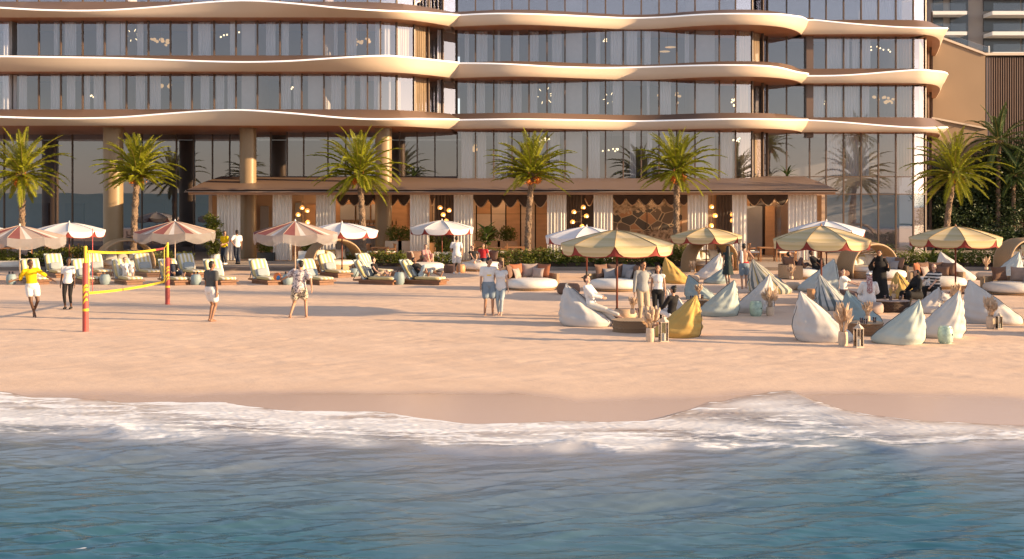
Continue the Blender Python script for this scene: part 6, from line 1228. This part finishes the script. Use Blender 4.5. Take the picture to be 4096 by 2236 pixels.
        g.rings(R); later(g, 'dress', CL[m], t, .015, 3)
    if shoes:
        g = MB()
        for an, sd in ((aL, 'L'), (aR, 'R')): fd = V(*P.get('f' + sd, P.get('foot', (0, -1, 0)))).normalized(); g.cone(an - fd * .04 - V(0, 0, .04), an + fd * .17 - V(0, 0, .05), .046, .040, 10)
        later(g, 'shoes', shoes, t, .013, 2)
    J = dict(head=head, hs=hs, look=look, hd=hd, neck=neck, sp=sp, rt=rt, fw=fw, up=up, Mh=Mh, wL=wL, wR=wR, elL=elL, elR=elR, shL=shL, shR=shR, pel=pel, aL=aL, aR=aR)
    if extra: extra(t, J)
    return t, J
def at(x, y, z=0.0): return gp(x, y, z)
def S_(**k): return k
# --- standing and walking on the sand
person(at(132, 1268), .35, 1.78, 'person in a yellow shirt and pale shorts hopping at the left', S_(pelvis=(-.02, 0, .95), spine=(-.10, -.05, 1), aL=(.02, .10, .16), aR=(.05, -.02, .09), kpL=(.5, -1, 0), kpR=(-.3, -1, 0), fL=(0, -.4, -1), fR=(.2, -.8, -.5), hL=(.62, -.10, 1.10), hR=(-.58, -.05, 1.14), epL=(.2, .6, -.8), epR=(-.2, .6, -.8), look=(.7, -.8, -.1)), 'dark', ('black', 'short'), shirt=('yellow', .5, -.02, .018), pants=('white', .24, .03))
person(at(272, 1236), .1, 1.68, 'person in a white tee and black cropped leggings standing still', S_(spine=(0, .02, 1), hL=(.24, -.05, .84), hR=(-.25, -.03, .84), look=(.25, -1, 0), headdir=(.12, 0, 1)), 'dark', ('black', 'bun'), True, ('white', .28, -.06, .022), ('black', .80, .006), shoes=SHOE)
person(at(845, 1287), pi - .55, 1.80, 'person in a charcoal tee and white shorts seen from behind', S_(aL=(.11, -.05, .085), aR=(-.09, .08, .085), hL=(.26, -.06, .86), hR=(-.25, .02, .86), look=(-.5, -1, 0)), 'brown', ('black', 'short'), shirt=('charcoal', .30, -.05, .03), pants=('white', .28, .035))
tB, JB = person(at(1196, 1271), pi - .1, 1.80, 'person in a patterned shirt and shorts about to serve the ball', S_(pelvis=(0, 0, .90), spine=(-.06, -.10, 1), aL=(.24, .12, .085), aR=(-.20, -.10, .085), hL=(.62, -.22, 1.12), hR=(-.42, .10, .92), epL=(0, .2, -1), epR=(-.6, .5, .2), foot=(.5, -1, 0), handL=(.9, -.3, .25), palmL=(0, 0, 1), look=(.8, -.6, -.1)), 'tan', ('black', 'short'), shirt=('floral', .32, -.14, .06), pants=('floralshorts', .27, .05))
bl = tB.matrix_basis @ (JB['wL'] + V(.14, -.03, .10)); bo = thing('beach_ball', 'orange and blue ball held out by the person in the patterned shirt', 'ball', bl); b = MB(); b.ell((0, 0, 0), (.125,) * 3, 20, 14); b.build('panel', mat('orange_ball', (.62, .16, .03), .4, .05), bo, smooth=True); b = MB(); b.ell((.03, -.065, -.02), (.075, .065, .085), 14, 10); b.build('blue_panel', mat('blue_ball', (.03, .16, .38), .4, .05), bo, smooth=True)
def emblem(t, J):
    for dz, m, w_ in ((.30, 'yellow', .07), (.38, 'white', .09)):
        g = MB(); c = J['sp'](dz) + J['fw'] * .137; g.add([c - J['rt'] * w_ - V(0, 0, .018), c + J['rt'] * w_ - V(0, 0, .018), c + J['rt'] * w_ + V(0, 0, .018), c - J['rt'] * w_ + V(0, 0, .018)], [(0, 1, 2, 3)]); g.build('shirt_print', CL[m], t)
person(at(1954, 1260), .15, 1.80, 'taller of a couple, in a white printed tee and denim shorts', S_(aL=(.13, .0, .085), aR=(-.12, -.02, .085), hL=(.40, .08, 1.02), hR=(-.26, -.06, .84), epL=(.3, .9, -.3), look=(.75, -.6, 0)), 'tan', ('black', 'short'), shirt=('white', .30, -.06, .032), pants=('denim', .38, .035), extra=emblem)
person(at(2003, 1260), -.2, 1.66, 'shorter of a couple, in a sleeveless white blouse and pale jeans', S_(aL=(.05, -.16, .10), aR=(-.07, .02, .085), hL=(.26, -.03, .86), hR=(-.30, .15, 1.00), epR=(-.3, .9, -.2), look=(-.7, -.8, .05), fL=(0, -.6, -.8)), 'fair', ('auburn', 'bun'), True, ('white', .06, -.12, .04), ('paledenim', .96, .008))
person(at(2572, 1285), .15, 1.80, 'person in a grey sweater and khaki trousers with an arm round a friend', S_(hL=(.40, .10, 1.12), hR=(-.27, -.02, .86), epL=(.4, .9, 0), look=(.25, -1, .1)), 'tan', ('black', 'short'), shirt=('grey', 1.0, -.07, .03), pants=('khaki', .97, .02))
person(at(2632, 1285), -.1, 1.68, 'person with long dark hair in a white tank top and black trousers', S_(hL=(.24, -.03, .84), hR=(-.22, .02, .86), look=(-.1, -1, 0)), 'tan', ('black', 'long'), True, ('white', .04, .02, .016), ('black', .97, .012))
person(at(2912, 1146), pi + .1, 1.66, 'person in a short dark dress walking away', S_(aL=(.05, .06, .085), aR=(-.06, -.04, .085), hL=(.23, -.02, .84), hR=(-.23, -.02, .84)), 'tan', ('black', 'long'), True, ('darkdress', .0, .0, .016), None, ('darkdress', .42, .2, .07))
def towel(t, J):
    g = MB(); g.cone(J['sp'](.50) - J['fw'] * .10 - J['rt'] * -.10, J['sp'](.12) - J['fw'] * .145 - J['rt'] * -.09, .055, .06, 8); g.cone(J['sp'](.54) - J['rt'] * -.10, J['sp'](.40) + J['fw'] * .13 - J['rt'] * -.10, .045, .045, 8); later(g, 'towel', CL['white'], t, .015, 2)
    g = MB(); c = J['pel'] + J['up'] * .075; g.rings([[c + J['up'] * z + J['rt'] * math.cos(a) * .188 + J['fw'] * math.sin(a) * .140 for a in (2 * pi * j / 24 for j in range(24))] for z in (-.06, 0, .05)]); g.build('waistband', CL['red'], t, smooth=True)
person(at(2976, 1155), pi - .1, 1.80, 'bare backed person walking away in denim shorts with a white towel on the shoulder', S_(aL=(.08, .12, .10), aR=(-.09, -.12, .085), hL=(.26, -.05, .88), hR=(-.34, -.20, 1.14), epR=(-.6, .6, -.6), fL=(0, -.7, -.6)), 'tan', ('black', 'short'), pants=('denim', .36, .028), extra=towel)
person(at(1826, 1096), pi + .05, 1.78, 'person in a white tee and white shorts seen from behind at the hedge', S_(aL=(.12, 0, .085), aR=(-.13, -.02, .085), hL=(.20, -.20, 1.02), hR=(-.27, .0, .90)), 'tan', ('black', 'short'), shirt=('white', .30, -.05, .03), pants=('white', .38, .035), shoes=WSHOE)
person(at(898, 1057, .14), -.5, 1.72, 'person in a yellow tee and dark trousers on the terrace by the curtain', S_(hL=(.16, -.25, 1.08), hR=(-.26, -.02, .86), look=(.9, -.5, 0)), 'tan', ('black', 'short'), shirt=('yellow', .30, -.04, .028), pants=('navy', .97, .015), shoes=WSHOE)
person(at(948, 1057, .14), -2.6, 1.76, 'person in a white shirt and dark trousers with a hand on the hip', S_(aL=(-.02, -.06, .085), aR=(-.10, .08, .085), hL=(.20, .12, 1.02), hR=(-.27, -.06, .88), epL=(1, .3, 0), look=(.3, -1, 0)), 'brown', ('black', 'short'), shirt=('white', .32, -.05, .03), pants=('navy', .97, .018), shoes=SHOE)
# --- the person in the black robe
def robe(t, J):
    g = MB(); R = []
    for i in range(15):
        f = i / 14; z = lerp(1.47, .03, f); w_ = np.interp(f, [0, .05, .12, .3, .55, 1], [.07, .17, .235, .235, .26, .34]); R.append([V(math.cos(a) * (w_ + .014 * math.sin(6 * a + 3 * f) * f), math.sin(a) * (w_ * .78 + .012 * math.sin(8 * a) * f), z) for a in (2 * pi * j / 36 for j in range(36))])
    g.rings(R)
    for sh, el, wr in ((J['shL'], J['elL'], J['wL']), (J['shR'], J['elR'], J['wR'])): g.cone(sh, el, .085, .09); g.cone(el, el.lerp(wr, .85), .085, .075); g.cone(el - V(0, 0, .08), el.lerp(wr, .6) - V(0, 0, .08), .06, .06)
    later(g, 'robe', CL['black'], t, .016, 3)
    g = MB(); g.ell(J['head'] + J['hd'] * .03 - J['look'] * .028, (.093, .098, .112), 16, 10, J['Mh']); g.cone(J['head'] - J['hd'] * .04 - J['look'] * .04, J['neck'] - J['up'] * .04, .085, .14, 14); later(g, 'headscarf', CL['black'], t, .014, 3)
person(at(3518, 1205), -.1, 1.80, 'person in a long black robe and headscarf standing with raised hands', S_(hL=(.24, -.28, 1.18), hR=(-.26, -.28, 1.24), epL=(.5, .3, -.8), epR=(-.5, .3, -.8), handL=(0, -.3, 1), handR=(0, -.3, 1), look=(-.4, -1, 0)), 'tan', None, True, extra=robe)
# --- sitting and lying; the pelvis height is the seat under them
def sit(seat, fx=.0, reach=.46, drop=None, lean=.10, kn=.16, **k):
    d = dict(pelvis=(0, 0, seat + .09), spine=(0, lean, 1), aL=(kn * .8, -reach - fx, .085), aR=(-kn * .8, -reach, .085), kpL=(.25, -.5, 1), kpR=(-.25, -.5, 1), hL=(.16, -.32, seat + .22), hR=(-.16, -.32, seat + .22), epL=(.6, .5, -.4), epR=(-.6, .5, -.4)); d.update(k); return d
bb = gp(2350, 1300)
person((bb.x + .10, bb.y - .14, 0), 1.18, 1.80, 'person in white shirt and trousers sitting cross legged on a chalk beanbag', sit(.52, lean=.22, aL=(.10, -.78, .10), aR=(-.06, -.84, .34), kpL=(.2, -.6, 1), kpR=(0, -.3, 1), hL=(.10, -.30, .82), hR=(-.08, -.32, .82), look=(-.1, -1, .05), fR=(0, -1, -.3)), 'fair', ('brown', 'short'), shirt=('white', .98, -.03, .028), pants=('cream', .97, .02))
b2 = gp(2690, 1320)
person((b2.x + .06, b2.y + .62, 0), pi + .7, 1.70, 'person in black sitting behind the ochre beanbag', sit(.32, lean=.10, look=(.2, -1, -.1)), 'tan', ('black', 'bun'), True, ('black', .9, -.03, .025), ('white', .9, .015))
g_ = gp(3360, 1232)
person((g_.x + .10, g_.y - .10, 0), 1.05, 1.62, 'boyish person in a white tee and brown shorts on the grey striped beanbag', sit(.52, lean=.05, reach=.52, hL=(.12, -.46, .90), hR=(-.08, -.48, .88), look=(-.9, -.6, -.1)), 'fair', ('brown', 'short'), shirt=('white', .30, -.04, .03), pants=('plum', .50, .03))
def keff(t, J):
    g = MB(); g.ell(J['head'] + J['hd'] * .035 - J['look'] * .02, (.092, .10, .10), 16, 10, J['Mh']); g.cone(J['head'] - J['look'] * .06 - J['hd'] * .02, J['sp'](.30) - J['fw'] * .12, .095, .10, 12); sc2 = later(g, 'headscarf', CL['headscarf'], t, .014, 3)
    g = MB(); g.ell(J['head'] + J['hd'] * .09 - J['look'] * .02, (.080, .086, .055), 16, 8, J['Mh']); later(g, 'cap', CL['white'], t, .013, 2); g = MB(); g.tube([J['head'] + J['hd'] * .075 - J['look'] * .02 + J['hs'] * math.cos(a) * .093 + J['look'] * math.sin(a) * .10 for a in (2 * pi * q / 20 for q in range(21))], .012, 6, False); g.build('head_cord', CL['black'], t, smooth=True)
pz = gp(3476, 1252)
person((pz.x, pz.y, 0), pi - .1, 1.78, 'person in a white robe and checked headscarf sitting seen from behind', sit(.34, reach=.55, lean=.02, hL=(.20, -.36, .58), hR=(-.20, -.36, .58), epL=(.5, .3, -.5), epR=(-.5, .3, -.5)), 'tan', None, shirt=('white', .98, -.05, .045), pants=('white', .97, .04), extra=keff)
def hoodie(t, J):
    g = MB(); g.ell(J['head'] + J['hd'] * .02 - J['look'] * .03, (.093, .10, .115), 16, 10, J['Mh']); g.cone(J['head'] - J['hd'] * .05 - J['look'] * .03, J['neck'] - J['up'] * .06, .085, .15, 14); later(g, 'headscarf', CL['black'], t, .014, 3)
q = gp(3668, 1236)
person((q.x, q.y, 0), 1.9 + pi, 1.72, 'person in black robe and headscarf sitting beside the man in stripes', sit(.40, reach=.50, lean=.0, look=(0, -1, 0)), 'tan', None, True, ('black', .98, -.05, .05), ('black', .98, .06), extra=hoodie)
q = gp(3742, 1212)
person((q.x, q.y, 0), 2.3 + pi, 1.78, 'grey haired person in a black and white striped tee sitting at right', sit(.44, reach=.5, lean=-.12, hL=(.10, -.45, .62), hR=(-.30, -.40, .70)), 'fair', ('grey', 'bald'), shirt=('bwstripe', .34, -.05, .035), pants=('black', .97, .03))
def lie(seat, recl=.75, knees=.0, **k):
    d = dict(pelvis=(0, 0, seat + .09), spine=(0, recl, 1), aL=(.12, -.83, seat + .07), aR=(-.10, -.80 + knees * .45, seat + .07), kpL=(.1, 0, 1), kpR=(-.1, 0, 1), hL=(.18, -.20, seat + .20), hR=(-.18, -.20, seat + .22), fL=(.2, -.5, 1), fR=(-.2, -.5, 1), headdir=(0, recl * .5, 1)); d.update(k); return d
def onl(i, fwd=0.0):                                                   # a place on lounger i of the list, and its heading
    x, y, rz, _ = LG[i]; g = gp(x, y - 6); d = V(math.cos(rz), math.sin(rz), 0); return (g.x + d.x * fwd, g.y + d.y * fwd, 0), rz + pi / 2
l_, rz = onl(4, -.05); person(l_, rz, 1.70, 'person in a white robe lounging with knees up, left of the net post', lie(.30, .62, aL=(.10, -.45, .38), aR=(-.10, -.42, .38), hL=(.22, -.40, .70), hR=(-.2, -.38, .66), look=(.2, -1, .4)), 'fair', ('auburn', 'short'), True, ('white', .8, -.05, .035), ('white', .92, .03))
l_, rz = onl(6, -.05); person(l_, rz, 1.74, 'person in dark clothes and bare feet lying low behind the right net post', lie(.30, .85, 1, look=(0, -1, .3)), 'tan', ('black', 'short'), False, ('black', .4, -.04, .03), ('navy', .55, .03))
l_, rz = onl(13, .0); person(l_, rz, 1.66, 'person in a sleeveless black top with hair up on a lounger', lie(.30, .35, aL=(.12, -.55, .37), aR=(-.02, -.60, .37), hL=(.28, -.10, .40), hR=(-.2, -.25, .50), look=(.5, -1, .1), kpL=(.8, 0, .6), kpR=(.8, 0, .6)), 'fair', ('black', 'bun'), True, ('black', .05, -.05, .03), ('khaki', .4, .02))
l_, rz = onl(14, -.05); person(l_, rz, 1.78, 'person in a black tee and denim shorts stretched out on a lounger', lie(.30, .75, 1, look=(0, -1, .5)), 'brown', ('black', 'short'), False, ('black', .32, -.04, .03), ('paledenim', .45, .03))
q = gp(1706, 1082); person((q.x, q.y, 0), .4, 1.70, 'person in pink sitting with knees up on the white ottoman', sit(.42, lean=.20, reach=.40, aL=(.2, -.42, .45), aR=(.02, -.46, .42), kpL=(.3, 0, 1), kpR=(0, 0, 1)), 'fair', ('auburn', 'short'), True, ('pink', .3, -.05, .03), ('pink', .45, .03))
q = gp(1895, 1084); person((q.x, q.y, 0), .5, 1.66, 'person in a black top with light hair sitting on the round sofa behind the couple', sit(.42, lean=.25, reach=.50, hL=(.2, .1, .5)), 'fair', ('auburn', 'pony'), True, ('black', .1, -.04, .025), ('cream', .4, .02))
q = gp(1932, 1080); person((q.x, q.y, 0), -.3, 1.70, 'person in a red top leaning on the round sofa behind the couple', sit(.44, lean=.10, reach=.48, hL=(.38, .05, .48), hR=(-.12, -.34, .70)), 'tan', ('brown', 'short'), False, ('red', .15, -.04, .03), ('navy', .5, .03))
q = gp(3190, 1112); person((q.x, q.y, 0), 1.2, 1.72, 'person leaning back on the tan sofa left of the parasol poles', lie(.42, .8, 1, look=(.4, -1, .2), hR=(-.35, .1, .55)), 'brown', ('black', 'short'), False, ('black', .1, .0, .01), ('plum', .5, .03))
q = gp(3262, 1114); person((q.x, q.y, 0), .9, 1.70, 'person in black half hidden behind the parasol pole on the tan sofa', sit(.42, lean=.35, reach=.45, aL=(.1, -.42, .5)), 'dark', ('black', 'short'), True, ('black', .5, -.04, .03), ('black', .6, .03))

# settle the figures: one continuous skin each
dg = bpy.context.evaluated_depsgraph_get()
new = [(o, bpy.data.meshes.new_from_object(o.evaluated_get(dg))) for o in REMESH]
for o, me in new:
    o.modifiers.clear(); me.name = o.name; o.data = me; me.polygons.foreach_set('use_smooth', [True] * len(me.polygons))
